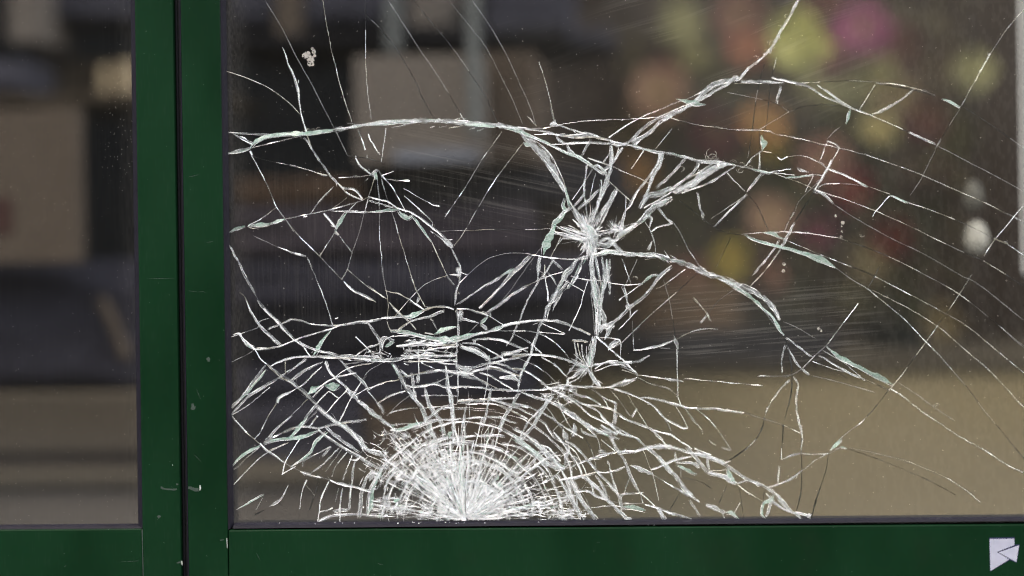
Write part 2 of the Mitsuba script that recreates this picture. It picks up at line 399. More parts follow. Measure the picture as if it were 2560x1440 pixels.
def carton(px0, py0, px1, py1, Y, depth, m, label, rot=0.0, flaps=False, name='cardboard_box'):
    x0, x1, z0, z1 = rect(px0, py0, px1, py1, Y)
    k = thing(name, label, 'box')
    c = np.array([(x0 + x1) / 2, Y, 0])
    R = trimesh.transformations.rotation_matrix(rot, [0, 0, 1], c)

    def put(nm, me, mm):
        me.apply_transform(R)
        return add(nm, me, mm, k)
    put('body', box(x0, x1, Y, Y + depth, z0, z1, .004), m)
    xm = (x0 + x1) / 2
    if not flaps and name == 'plain':
        put('tape', box(xm - .024, xm + .024, Y - .0012, Y + depth * .98, z1 - min(.07, (z1 - z0) * .3), z1 + .0012), 'parcel_tape')
    if flaps:
        for s in (-1, 1):
            w = (x1 - x0) * .49
            fl = box(0, w, Y + .004, Y + depth - .004, 0, .004)
            fl.apply_transform(trimesh.transformations.rotation_matrix(-.12, [0, 1, 0], [0, 0, 0]))
            if s > 0:
                fl.apply_transform(np.diag([-1., 1, 1, 1]))
                fl.invert()
            fl.apply_translation([x0 if s < 0 else x1, 0, z1 + .002])
            put('flap', fl, m)
    return k, (x0, x1, z0, z1), put


# the platforms everything stands on
x0, x1, z0, z1 = rect(-700, 1185, 2900, 1500, 1.10)
plat = thing('display_platform', 'low grey beige display platform along the bottom behind both panes', 'platform')
PXE = at(1330, 1200, 1.10)[0]
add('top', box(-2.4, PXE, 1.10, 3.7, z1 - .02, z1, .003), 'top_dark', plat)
add('front_panel', box(-2.38, PXE - .01, 1.115, 1.14, 0.002, z1 - .0205), 'grey_board', plat)
PZ = z1
x0, x1, z0, z1 = rect(1345, 905, 3000, 1400, 2.2)
cnt = thing('counter', 'broad beige counter at the lower right behind the broken pane', 'counter')
add('front_panel', box(x0, 2.45, 2.215, 2.235, .002, z1 - .021), 'beige_board', cnt)
add('side_panel', box(x0, x0 + .03, 2.2355, 3.8, .002, z1 - .021), 'beige_board', cnt)
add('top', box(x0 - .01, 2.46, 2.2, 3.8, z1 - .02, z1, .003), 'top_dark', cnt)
CZ = z1
k, (x0, x1, z0, z1), put = carton(-330, 988, 520, 1130, 1.30, .5, 'brown_board', 'long low brown box on the platform behind the left pane')
add('base_block', box(x0 + .02, x1 - .02, 1.33, 1.78, PZ + .001, z0 - .0005), 'card_dark', k)
LZ = z1
# the centre: a brown box under a pile of folded cloth
k, (x0, x1, z0, z1), put = carton(905, 1010, 1335, 1190, 1.55, .55, 'card_dark', 'dark brown box under the folded cloth behind the shattered centre')

wob = np.random.default_rng(21)


def folded(px0, py0, px1, py1, Y, depth, m, label, seed):
    x0, x1, z0, z1 = rect(px0, py0, px1, py1, Y)
    me = trimesh.creation.box((1, 1, 1))
    me = me.subdivide().subdivide().subdivide().subdivide()
    v = me.vertices.copy()
    v2 = np.sign(v) * (np.abs(v) * 2) ** 1.0 / 2
    r = .28
    sq = np.clip(np.abs(v2) * 2 - (1 - r), 0, None) / r
    ln = np.linalg.norm(sq[:, [1, 2]], axis=1)
    k = np.where(ln > 1, 1 / np.maximum(ln, 1e-6), 1)
    for ax in (1, 2):
        a = np.abs(v2[:, ax]) * 2
        v2[:, ax] = np.sign(v2[:, ax]) * np.where(a > 1 - r, (1 - r) + r * sq[:, ax] * k, a) / 2
    v2 = v2 * [x1 - x0, depth, z1 - z0]
    v2[:, 2] += (z1 - z0) * .16 * (meshkit.fbm(v2 * 7 + seed, 3) - .5) + .012 * (meshkit.fbm(v2 * 18 + seed, 2) - .5)
    v2[:, 1] += .03 * (meshkit.fbm(v2 * [9, 9, 30] + seed * 3, 3) - .5)
    me = trimesh.Trimesh(v2 + [(x0 + x1) / 2, Y + depth / 2, (z0 + z1) / 2], me.faces, process=False)
    return solo('folded_cloth', me, m, label, 'cloth', smooth=True)


folded(585, 445, 905, 512, 1.62, .4, 'cloth_rust', 'rust brown folded cloth on top of the dark pile left of the large box', 1)
folded(575, 515, 1330, 645, 1.58, .45, 'cloth_plum', 'dark plum folded cloth beneath the rust brown one', 2)
folded(570, 648, 1500, 770, 1.56, .48, 'cloth_navy', 'navy folded cloth in the middle of the dark pile', 3)
folded(560, 773, 1480, 900, 1.57, .46, 'cloth_black', 'black folded cloth low in the dark pile behind the cracks', 4)
folded(545, 903, 1325, 1010, 1.56, .46, 'cloth_navy', 'dark blue folded cloth at the very bottom of the pile', 5)
folded(560, 1012, 900, 1192, 1.5, .5, 'cloth_navy', 'dark navy bundle on the platform at the lower left corner of the broken pane', 6)
folded(935, 412, 1560, 513, 1.66, .4, 'cloth_black', 'black folded cloth under the large cardboard box', 7)

folded(1545, 825, 2090, 910, 2.3, .12, 'cloth_black', 'dark cloth lying along the counter below the wicker basket', 17)
k, R_, put = carton(885, 138, 1205, 408, 1.50, .45, 'card_grey', 'large grey brown cardboard box on the folded cloth in the centre')
x0, x1, z0, z1 = rect(985, 372, 1195, 404, 1.497)
add('shipping_label', box(x0, x1, 1.4965, 1.4995, z0, z1), 'paper_blue', k)
carton(1206, 130, 1338, 408, 1.62, .4, 'card_dark', 'narrow darker brown box beside the large grey brown box', flaps=False)
carton(1022, -160, 1112, 66, 2.1, .3, 'card_grey', 'small pale box at the top above the large cardboard box')
carton(688, -140, 752, 92, 2.1, .3, 'card_brown', 'slim tan box at the top left of the broken pane')
# shelf rack
rk = thing('shelf_rack', 'shelf rack at the top behind the glass, with pale bars imitating reflections', 'shelf')
for px, Y, low in ((977, 1.85, 130), (1180, 1.45, 338)):  # pale bars put in for a partial reflection in the glass
    x0, x1, z0, z1 = rect(px - 17, -500, px + 17, low, Y)
    add('upright', box(x0, x1, Y, Y + .03, z0, z1, .002), 'post_reflection', rk)
x0, x1, z0, z1 = rect(560, 92, 1420, 112, 2.05)
add('shelf_board', box(x0, x1, 1.95, 2.6, z0, z1, .002), 'cloth_black', rk)
folded(570, -60, 685, 62, 2.1, .4, 'cloth_slate', 'slate blue cloth at the top left corner of the broken pane', 8)
folded(756, -60, 955, 60, 2.12, .4, 'cloth_slate', 'slate blue cloth between the slim tan box and the first pale reflection bar', 9)
folded(1215, -60, 1420, 80, 2.1, .4, 'cloth_slate', 'slate blue cloth right of the second pale reflection bar', 10)
folded(1350, 70, 1530, 118, 2.3, .3, 'cloth_slate', 'flat slate grey cloth at the top centre of the broken pane', 11)
# a brown shelf behind the centre and dark hangings
k = add('curtain', box(*[at(1320, 0, 3.3)[0], at(2700, 0, 3.3)[0]], 3.9, 3.93, 0.3, 2.2), 'cloth_olive')
cv = []
xs = np.linspace(at(1330, 0, 3.95)[0], at(2900, 0, 3.95)[0], 161)
zs = (0.25, 2.2)
for z in zs:
    for i, x in enumerate(xs):
        cv.append((x, 3.95 + .035 * math.sin(x * 48) + .02 * math.sin(x * 21 + 1), z))
cf = []
for i in range(160):
    cf += [[i, i + 1, 161 + i + 1], [i, 161 + i + 1, 161 + i]]
scene[k] = mikit.ply(trimesh.Trimesh(cv, cf, process=False), 'leaf_dark', smooth=True)
labels[k] = {'label': 'dark olive curtain hanging behind the flowers', 'category': 'curtain'}

# left pane
k, (x0, x1, z0, z1), put = carton(-190, 275, 190, 660, 1.30, .07, 'card_brown', 'large plain brown cardboard box behind the left pane', flaps=True)
a = rect(-60, 495, 30, 585, 1.297)
add('printed_mark', box(a[0], a[1], 1.2965, 1.2995, a[2], a[3]), 'print_red', k)
folded(-330, 664, 345, 986, 1.42, .5, 'cloth_navy', 'navy bundle under the large cardboard box behind the left pane', 12)
st = [at(250 + 12 * math.sin(t * 2.2) + 55 * t, 745 + 150 * t, 1.39) for t in np.linspace(0, 1, 12)]
solo('strap', tube(st, .013, 8), 'cloth_olive', 'pale olive strap hanging over the navy bundle behind the left pane', 'strap', smooth=True)
rk2 = thing('wall_shelf', 'brown shelf across the top behind the left pane', 'shelf')
x0, x1, z0, z1 = rect(-300, 236, 560, 262, 1.80)
add('shelf_board', box(x0, x1, 1.78, 2.25, z0, z1, .003), 'shelf_wood', rk2)
x0, x1, z0, z2 = rect(-300, 150, 560, 236, 2.25)
add('back_panel', box(x0, x1, 2.25, 2.27, z0, z2), 'shelf_wood', rk2)
for px, w, py in ((247, 26, 158), (302, 46, 148)):
    x0, x1, za, zb = rect(px - w / 2, py, px + w / 2, 236, 1.9)
    r = (x1 - x0) / 2
    h = zb - z1
    j = thing('candle', 'thin cream candle on the shelf behind the left pane' if w < 30 else 'thick cream candle on the shelf beside the thin one', 'candle')
    m = trimesh.creation.revolve(np.array([(0, 0), (r * .96, 0), (r, h * .04), (r, h * .93), (r * .9, h * .985), (r * .4, h * .97), (0, h * .95)]), sections=28)
    m.apply_translation([(x0 + x1) / 2, 1.95, z1 + .0005])
    add('wax', m, 'cream_wax', j, smooth=40)
    q = np.array([(x0 + x1) / 2, 1.95, z1 + h * .95])
    add('wick', tube([q, q + [0, 0, .006], q + [.001, 0, .012]], .0012, 6), 'cloth_black', j)
folded(-130, 150, 62, 236, 1.9, .25, 'cloth_slate', 'slate blue cloth on the brown shelf behind the left pane', 13)
carton(18, -200, 92, 105, 2.0, .3, 'card_grey', 'grey brown box at the top left corner of the photo')
folded(110, -60, 330, 50, 2.15, .3, 'cloth_slate', 'slate blue cloth at the top of the left pane', 14)

# the flower stand
FL = [  # x, y, radius, depth, colour
    (2158, 75, 62, 2.0, 'pink'), (2002, 106, 74, 1.8, 'lime'), (1850, 45, 58, 2.2, 'salmon'), (2085, 130, 52, 2.25, 'magenta'),
    (1868, 128, 44, 2.1, 'coral'), (1922, 128, 40, 2.3, 'red'), (1650, 238, 66, 2.2, 'peach'), (1668, 178, 40, 2.4, 'maroon'),
    (1790, 322, 62, 2.2, 'maroon'), (1905, 318, 54, 2.0, 'orange'), (1932, 366, 38, 2.1, 'yellow'), (2075, 185, 84, 2.3, 'lime_dull'),
    (2175, 205, 66, 2.3, 'lime_dull'), (2432, 178, 48, 2.0, 'lime_dull'), (2238, 258, 52, 2.2, 'tan'), (2312, 302, 46, 2.1, 'maroon'),
    (2192, 332, 42, 2.0, 'yellow_dull'), (2062, 408, 58, 2.1, 'salmon'), (1592, 432, 38, 2.2, 'orange'), (2232, 590, 50, 1.9, 'red'),
    (2040, 575, 40, 2.1, 'magenta'), (1922, 548, 52, 2.0, 'peach'), (1822, 648, 46, 1.9, 'yellow'), (1722, 688, 48, 2.0, 'salmon'),
    (1922, 690, 42, 2.2, 'salmon'), (2130, 480, 48, 2.3, 'crimson'), (2352, 805, 46, 2.0, 'tan'), (2170, 650, 52, 2.25, 'tan'),
    (1590, 330, 60, 2.6, 'tan'), (1985, 250, 62, 2.5, 'dusty'), (2110, 300, 60, 2.5, 'olive'), (1985, 460, 58, 2.6, 'olive'), (1850, 430, 60, 2.6, 'dusty'), (1705, 520, 60, 2.6, 'olive'), (1800, 215, 56, 2.6, 'olive'), (2300, 430, 60, 2.6, 'mauve'), (2330, 180, 58, 2.6, 'dusty'), (2140, 730, 60, 2.5, 'olive'), (2010, 640, 56, 2.6, 'dusty'), (2260, 700, 56, 2.6, 'mauve'), (1620, 600, 60, 2.6, 'dusty'), (2390, 330, 50, 2.6, 'olive'),
    (1700, 60, 50, 2.4, 'lime_dull'), (2245, 120, 48, 2.3, 'maroon'), (2060, 20, 46, 2.4, 'maroon'), (1740, 130, 44, 2.4, 'lime_dull')]
PC = dict(dusty=(.23, .17, .12), olive=(.22, .20, .10), mauve=(.19, .10, .10), coral=(.52, .20, .12), crimson=(.26, .03, .045), pink=(.50, .15, .28), lime=(.92, .90, .34), salmon=(.42, .22, .16), magenta=(.25, .05, .10), red=(.26, .065, .06), peach=(.50, .31, .20),
          maroon=(.16, .045, .05), orange=(.52, .27, .09), yellow=(.54, .43, .09), lime_dull=(.56, .53, .26), tan=(.38, .30, .17), yellow_dull=(.46, .40, .16))
WORD = dict(dusty='dusty brown', olive='olive', mauve='dull mauve', coral='coral', crimson='crimson', pink='bright pink', lime='lime yellow', salmon='salmon', magenta='magenta', red='red', peach='peach', maroon='maroon', orange='orange', yellow='yellow',
            lime_dull='pale green', tan='tan', yellow_dull='dull yellow')
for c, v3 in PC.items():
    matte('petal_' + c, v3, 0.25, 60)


def blossom(r, seed):
    g = np.random.default_rng(seed)
    ms = []
    for ring, (n, tilt, L) in enumerate(((9, .25, 1.0), (8, .75, .85), (6, 1.2, .6))):
        for i in range(n):
            t = np.linspace(0, 1, 6)
            w = .42 * L * np.sin(np.pi * np.clip(t * .82 + .12, 0, 1)) ** .8
            a = tilt * (1 - .5 * t) + .15 * g.normal()
            px_ = np.cumsum(np.r_[0, np.cos(a[1:]) * .2 * L])
            pz_ = np.cumsum(np.r_[0, np.sin(a[1:]) * .2 * L])
            v = np.array([[(x, s * ww, z + .18 * ww * s * s) for s in (-1, 0, 1)] for x, z, ww in zip(px_, pz_, w)]).reshape(-1, 3)
            f = []
            for k in range(5):
                for q in (0, 1):
                    b = k * 3 + q
                    f += [[b, b + 1, b + 4], [b, b + 4, b + 3]]
            m = trimesh.Trimesh(v * r, f, process=False)
            m.apply_transform(trimesh.transformations.rotation_matrix(2 * np.pi * (i + .5 * ring) / n + .1 * g.normal(), [0, 0, 1]))
            ms.append(m)
    return cat(ms)


def place_of(px, py):
    v = 'upper' if py < 230 else 'middle' if py < 470 else 'lower'
    return v


BK = []
for px in (1700, 1960, 2260):
    x0, x1, za, zb = rect(px - 105, 760, px + 105, 925, 3.0)
    r, h = (x1 - x0) / 2, (at(px, 815, 3.1)[2] - CZ)
    m = trimesh.creation.revolve(np.array([(0, .001), (r * .78, .001), (r * .8, .01), (r, h), (r * 1.05, h + .004), (r * 1.05, h + .012), (r * .95, h + .012), (r * .76, .02), (0, .02)]), sections=36)
    c = np.array([(x0 + x1) / 2, 3.15, CZ])
    m.apply_translation(c)
    w = {1700: 'left', 1960: 'middle', 2260: 'right'}[px]
    solo('flower_bucket', m, 'bucket_grey', f'dark flower bucket on the counter, {w} one of the three', 'bucket', smooth=40)
    BK.append(c + [0, 0, h * .6])
seen = {}
for i, (px, py, r, Y, c) in enumerate(FL):
    Y += .75
    p = at(px, py, Y)
    R = 1.2 * r * .0005 * (DIST + Y) / DIST
    near = {'pink': 'beside the lime yellow one', 'lime': 'left of the bright pink one'}.get(c)
    v = 'at the top of the broken pane' if py < 150 else 'in the upper right of the broken pane' if py < 290 else 'in the middle right of the pane' if py < 470 else 'low in the stand of flowers'
    h = ', leftmost' if px < 1730 else ', left part' if px < 1900 else ', centre' if px < 2100 else ', right part' if px < 2290 else ', rightmost'
    lab = f'{WORD[c]} blurred flower {near or v + h}'
    k = thing('flower', lab, 'flower', 'flowers standing in buckets behind the broken pane')
    m = blossom(R, 100 + i)
    g = np.random.default_rng(300 + i)
    m.apply_transform(trimesh.transformations.rotation_matrix(math.pi / 2 + .25 * g.normal(), [1, 0, 0]))
    m.apply_transform(trimesh.transformations.rotation_matrix(.35 * g.normal(), [0, 0, 1]))
    m.apply_translation(p)
    add('petals', m, 'petal_' + c, k, smooth=True)
    s = trimesh.creation.icosphere(2, R * .26)
    s.apply_scale([1, .7, 1])
    s.apply_translation(p + [0, -.25 * R, 0])
    add('centre', s, 'petal_lime' if c == 'lime' else 'petal_yellow_dull' if c not in ('yellow', 'yellow_dull', 'lime') else 'petal_orange', k, smooth=True)
    b = BK[int(np.argmin([abs(q[0] - p[0]) for q in BK]))] + [.05 * g.normal(), .04 * g.normal(), 0]
    ts = np.linspace(0, 1, 10)[:, None]
    q0 = p + [0, .25 * R, -.1 * R]
    mid = np.array([q0[0] * .75 + b[0] * .25, (q0[1] + b[1]) / 2 + .03, (q0[2] + b[2]) / 2])
    pts = (1 - ts) ** 2 * q0 + 2 * ts * (1 - ts) * mid + ts ** 2 * b
    add('stem', tube(pts, .004, 6), 'stem_green', k, smooth=True)
# leaves among the flowers: nobody could count them
g = np.random.default_rng(5)
for m_, nlf, nm in (('leaf_dark', 900, 'dark'), ('leaf_olive', 700, 'olive')):
    ms = []
    V, Fc = [], []
    for i in range(nlf):
        px, py = g.uniform(1560, 2420), 900 - 900 * g.random() ** .8
        if nm == 'dark' and g.random() < .3:
            px = g.uniform(1380, 1600)
        Y = g.uniform(2.95, 3.75)
        p = at(px, py, Y)
        L = g.uniform(.03, .07)
        d = g.normal(size=3)
        d[1] *= .4
        d /= np.linalg.norm(d)
        s = np.cross(d, [0, 1, 0] + .5 * g.normal(size=3))
        s /= np.linalg.norm(s)
        b = len(V)
        nn = np.cross(d, s)
        V += [p, p + d * L * .45 + s * L * .22 + nn * .1 * L, p + d * L, p + d * L * .45 - s * L * .22 + nn * .1 * L, p + d * L * .5]
        Fc += [[b, b + 1, b + 4], [b + 1, b + 2, b + 4], [b + 2, b + 3, b + 4], [b + 3, b, b + 4]]
    k = add('foliage', trimesh.Trimesh(np.array(V), Fc, process=False), m_)
    labels[k] = {'kind': 'stuff', 'label': f'{nm} green leaves among the flowers', 'category': 'leaves'}
# basket below the left flowers
bk = thing('wicker_basket', 'brown wicker basket among the flower stems at the left end of the counter', 'basket')
x0, x1, za, zb = rect(1560, 705, 1850, 905, 2.45)
for i in range(9):
    z = CZ + .006 + i * (zb - CZ) / 9
    rx, ry = (x1 - x0) / 2 * (.9 + .012 * i), .1
    t = np.linspace(0, 2 * np.pi, 33)
    ring = np.stack([(x0 + x1) / 2 + rx * np.cos(t), 2.56 + ry * np.sin(t), np.full_like(t, z)], 1)
    add('woven_band', tube(ring, (zb - CZ) / 18 * 1.02, 6), 'wicker', bk, smooth=True)
# two egg shaped ornaments hanging near the glass and the white panel at the right
for px, py, rx, rz, Y, m_, lab in ((2441, 597, 30, 41, .75, 'bone_white', 'white egg shaped ornament hanging at the right, the brighter lower one'),
                                   (2432, 492, 25, 38, .80, 'bone_grey', 'grey egg shaped ornament hanging above the bright white one')):
    p = at(px, py, Y)
    k = thing('ornament', lab, 'ornament')
    s = trimesh.creation.icosphere(3, 1.0)
    sc = .0005 * (DIST + Y) / DIST
    s.vertices = s.vertices * [rx * sc, rx * sc, rz * sc] * np.where(s.vertices[:, 2:] > 0, [[.93, .93, 1.05]], [[1, 1, 1]])
    s.apply_translation(p)
    add('shell', s, m_, k, smooth=True)
    add('string', tube([p + [0, 0, rz * sc], p + [.002, 0, .5], p + [0, 0, 1.2]], .0006, 5), 'cloth_black', k)
wp = thing('white_panel', 'white enamelled panel standing upright at the right edge of the photo', 'panel')
a = at(2549, 400, .30)
z0 = at(2555, 700, .30)[2]
add('board', box(a[0], a[0] + .16, .30, .33, z0, 2.3, .012), 'white_enamel', wp)
add('hanger', box(a[0] + .05, a[0] + .11, .305, .325, 2.3005, 2.999), 'white_enamel', wp)
# ------------------------------------------------------------------ the fractures in the right pane
PXM = 0.0005                                            # metres per half-millimetre unit of the crack survey below
MATS = {'M': 'glass_glint', 'W': 'glass_frost', 'P': 'glass_pale', 'G': 'glass_green', 'H': 'hair_light', 'F': 'hair_faint', 'K': 'hair_dark'}


class Bag:
    """Ribbons and chips of one crack, one mesh for each kind of broken surface."""
    def __init__(self):
        self.v, self.f, self.area = {}, {}, 0.0

    def strip(self, m, L, R, yl, yr):
        v, f = self.v.setdefault(m, []), self.f.setdefault(m, [])
        b = sum(len(x) for x in v)
        n = len(L)
        v.append(np.vstack([lift(L, yl), lift(R, yr)]))
        i = np.arange(n - 1)
        f.append(np.vstack([np.stack([b + i, b + i + 1, b + n + i + 1], 1), np.stack([b + i, b + n + i + 1, b + n + i], 1)]))

    def tri(self, m, P, ys):
        v, f = self.v.setdefault(m, []), self.f.setdefault(m, [])
        b = sum(len(x) for x in v)
        v.append(lift(np.asarray(P, float), np.asarray(ys, float)))
        n = len(P)
        f.append(np.array([[b, b + i, b + i + 1] for i in range(1, n - 1)]))

    def meshes(self):
        for m in self.v:
            yield m, trimesh.Trimesh(np.vstack(self.v[m]), np.vstack(self.f[m]), process=False)


def lift(p, y):
    """Survey units across and down the pane, depth in the glass in millimetres -> metres."""
    q = p - [1280, 720]
    d = FWD[None] + RGT[None] * (q[:, :1] / 1280 * TX) - UPV[None] * (q[:, 1:] / 1280 * TX)
    o = CAM + d * ((0 - CAM[1]) / d[:, 1:2])
    o[:, 1] = np.clip(y, -2.4, 2.7) * .001
    o[:, 0] = np.clip(o[:, 0], X(574.8, 0), None)
    o[:, 2] = np.clip(o[:, 2], zb_in + .0002, None)
    return o


def smooth_path(pts, step=4.0):
    """Catmull-Rom through (x, y, w), about one point for each step."""
    P = np.array(pts, float)
    if len(P) == 2:
        n = max(2, int(np.hypot(*(P[1] - P[0])[:2]) / step) + 1)
        return P[0] + (P[1] - P[0]) * np.linspace(0, 1, n)[:, None]
    Q = np.vstack([2 * P[0] - P[1], P, 2 * P[-1] - P[-2]])
    out = []
    for i in range(1, len(Q) - 2):
        n = max(1, int(np.hypot(*(Q[i + 1] - Q[i])[:2]) / step))
        t = np.arange(n)[:, None] / n
        a, b, c, d = Q[i - 1:i + 3]
        out.append(.5 * (2 * b + (c - a) * t + (2 * a - 5 * b + 4 * c - d) * t ** 2 + (3 * b - a - 3 * c + d) * t ** 3))
    S = np.vstack(out + [P[-1:]])
    S[:, 2] = np.clip(S[:, 2], P[:, 2].min() * .8, P[:, 2].max() * 1.1)
    return S


def wander(n, amp, period=6, g=None):
    """Smooth random sequence of length n in about [-amp, amp]."""
    k = max(2, int(n / period) + 2)
    return amp * np.interp(np.linspace(0, k - 1, n), np.arange(k), g.uniform(-1, 1, k))


def normals(P):
    t = np.gradient(P, axis=0) if len(P) > 1 else np.array([[1., 0]])
    t /= np.linalg.norm(t, axis=1, keepdims=True) + 1e-9
    return np.stack([-t[:, 1], t[:, 0]], 1)


def ribbon(bag, m, P, w, g, tilt=1.0, d0=None, taper=True):
    n = len(P)
    if n < 2:
        return
    w = np.broadcast_to(w, (n,)).astype(float).copy()
    w *= 1 + wander(n, .45, 2, g)
    if taper and n > 3:
        e = min(7 if m in 'PG' else 4, n // 2)
        w[:e] *= np.linspace(.1, 1, e)
        w[-e:] *= np.linspace(1, .1, e)
    N = normals(P)
    d0 = g.uniform(-1.4, 1.4) if d0 is None else d0
    y = d0 + wander(n, .5, 8, g)
    sl = (wander(n, .9, 5, g) + g.uniform(-.5, .5)) * tilt * w * .5 * .5     # mm
    bag.strip(m, P - N * w[:, None] / 2, P + N * w[:, None] / 2, y - sl, y + sl)
    bag.area += w.sum() * 4


def splinters(bag, P, w, g, rate, lo, hi):
    N = normals(P)
    T_ = np.stack([N[:, 1], -N[:, 0]], 1)
    for i in range(len(P)):
        if g.random() < rate:
            s = g.choice([-1, 1])
            a = g.uniform(.15, .6) * s
            d = T_[i] * g.choice([-1, 1]) * math.cos(a) + N[i] * math.sin(abs(a)) * s
            L = g.uniform(lo, hi)
            o = P[i] + N[i] * s * w[i] * g.uniform(.1, .45)
            q = o + d * np.linspace(0, L, 4)[:, None]
            ribbon(bag, 'W' if g.random() < .7 else 'P', q, np.array([1.6, 1.4, 1.0, .4]) * g.uniform(.6, 1.3), g)


def chips(bag, P, w, g, rate, size, kinds='WMPP'):
    N = normals(P)
    for i in range(len(P)):
        if g.random() < rate:
            c = P[i] + N[i] * w[i] * g.uniform(-.5, .5)
            k = g.integers(3, 5)
            a = np.sort(g.uniform(0, 2 * np.pi, k))
            r = size * g.uniform(.35, 1.1, k)
            q = c + np.stack([np.cos(a), np.sin(a)], 1) * r[:, None]
            bag.tri(g.choice(list(kinds)), q, g.uniform(-2, 2) + g.uniform(-.8, .8, k))


def strands(bag, P, w, g, n, lo, hi, mats, wid):
    """Broken strands that run along the crack inside its width."""
    m, N = len(P), normals(P)
    for _ in range(n):
        i = 0
        while i < m - 1:
            L = int(g.uniform(lo, hi) / 4) + 2
            j = min(m, i + L)
            if j - i >= 2 and g.random() < .8:
                o0, o1 = g.uniform(-.5, .5, 2)
                off = np.linspace(o0, o0 + (o1 - o0) * .5, j - i) * w[i:j]
                q = P[i:j] + N[i:j] * off[:, None] + g.normal(0, .25, (j - i, 2))
                ribbon(bag, g.choice(list(mats)), q, g.uniform(*wid), g)
            i = j - 1 + int(g.uniform(0, 3))


def pieces(bag, P, w, g, mats):
    """A thin crack whose face catches the light only here and there."""
    n, i = len(P), 0
    while i < n - 1:
        j = min(n, i + int(g.uniform(5, 22)) + 1)
        if n - j < 4:
            j = n
        ribbon(bag, g.choice(list(mats)), P[i:j], w[i:j] * g.uniform(.65, 1.15), g, taper=False)  # bright and dark materials alternate to imitate the uneven glint
        i = j - 1


def build_crack(style, pts, g):
    bag = Bag()
    S = smooth_path(pts)
    P, w = S[:, :2].copy(), np.maximum(S[:, 2] * (.72 if style == 'K' else .88 if style in 'WPS' else 1), .5)
    N = normals(P)
    P += N * wander(len(P), .5 if style in 'HFK' else .9, 4, g)[:, None]
    n = len(P)
    wm = w.mean()
    if style == 'W':
        if wm < 3.6:
            pieces(bag, P, np.minimum(w * .66, 2.4), g, 'WWWMHPF')
        else:
            pieces(bag, P, np.minimum(w * .64, 3.6), g, 'WWWWMPH')
        if wm > 4.2:
            s = g.choice([-1, 1])
            ribbon(bag, 'P', P + N * (s * w * .4)[:, None], w * .55, g)
            strands(bag, P, w * 1.25, g, 2, 12, 40, 'WWMP', (.5, 1.2))
        elif n > 6:
            strands(bag, P, w * 2.0, g, 1, 12, 40, 'WPF', (.4, .9))
        chips(bag, P, w, g, .02, 2.2 + wm * .3)
        if wm > 3.6:
            splinters(bag, P, w, g, .025, 4, 14)
    elif style == 'P':
        ribbon(bag, 'P', P, w * .85, g, tilt=1.4)
        for s in (-1, 1):
            i = 0
            while i < n - 2:
                j = min(n, i + int(g.uniform(4, 16)))
                if g.random() < .75:
                    ribbon(bag, 'W', P[i:j] + N[i:j] * (s * w[i:j] * .46)[:, None], g.uniform(.7, 1.5), g)
                i = j - 1 + int(g.uniform(0, 3))
        if wm > 5:
            strands(bag, P, w * .9, g, int(wm / 3) + 1, 12, 45, 'WWMP', (.5, 1.2))
        if wm > 8:
            ribbon(bag, 'P', P + N * (g.uniform(-.2, .2) * w)[:, None], w * .6, g, tilt=2)
            strands(bag, P, w * .8, g, int(wm / 4) + 1, 10, 30, 'WWMP', (.6, 1.6))
        chips(bag, P, w, g, .02, 2.4 + wm * .18)
    elif style == 'G':
        ribbon(bag, 'G', P, w * .9, g, tilt=.6)
        ribbon(bag, 'W', P + N * (w * .44)[:, None], 1.3, g)
        strands(bag, P, w, g, 1 + int(wm / 5), 12, 50, 'GWP', (.6, 1.4))
    elif style == 'S':
        ribbon(bag, 'P', P, w * .75, g, tilt=1.6)
        strands(bag, P, w, g, int(wm / 1.7) + 2, 10, 45, 'WWWMPPG' if wm > 8 else 'WWMP', (.7, 2.2))
        splinters(bag, P, w, g, .10, 6, 10 + wm * 1.1)
        chips(bag, P, w, g, .16, 3 + wm * .18)
    elif style == 'H':
        pieces(bag, P, w * .62, g, 'HHHWMFK' if wm < 2.7 else 'HHWWMFP')
        if n > 12:
            for _ in range(max(1, n // 50)):
                i = g.integers(0, n - 5)
                j = min(n, i + g.integers(4, 12))
                ribbon(bag, 'W', P[i:j], wm * g.uniform(.35, .7), g)
    elif style == 'F':
        ribbon(bag, 'F', P, w * .85, g)
    else:
        pieces(bag, P, w * .85, g, 'KKKKKF')
    return bag


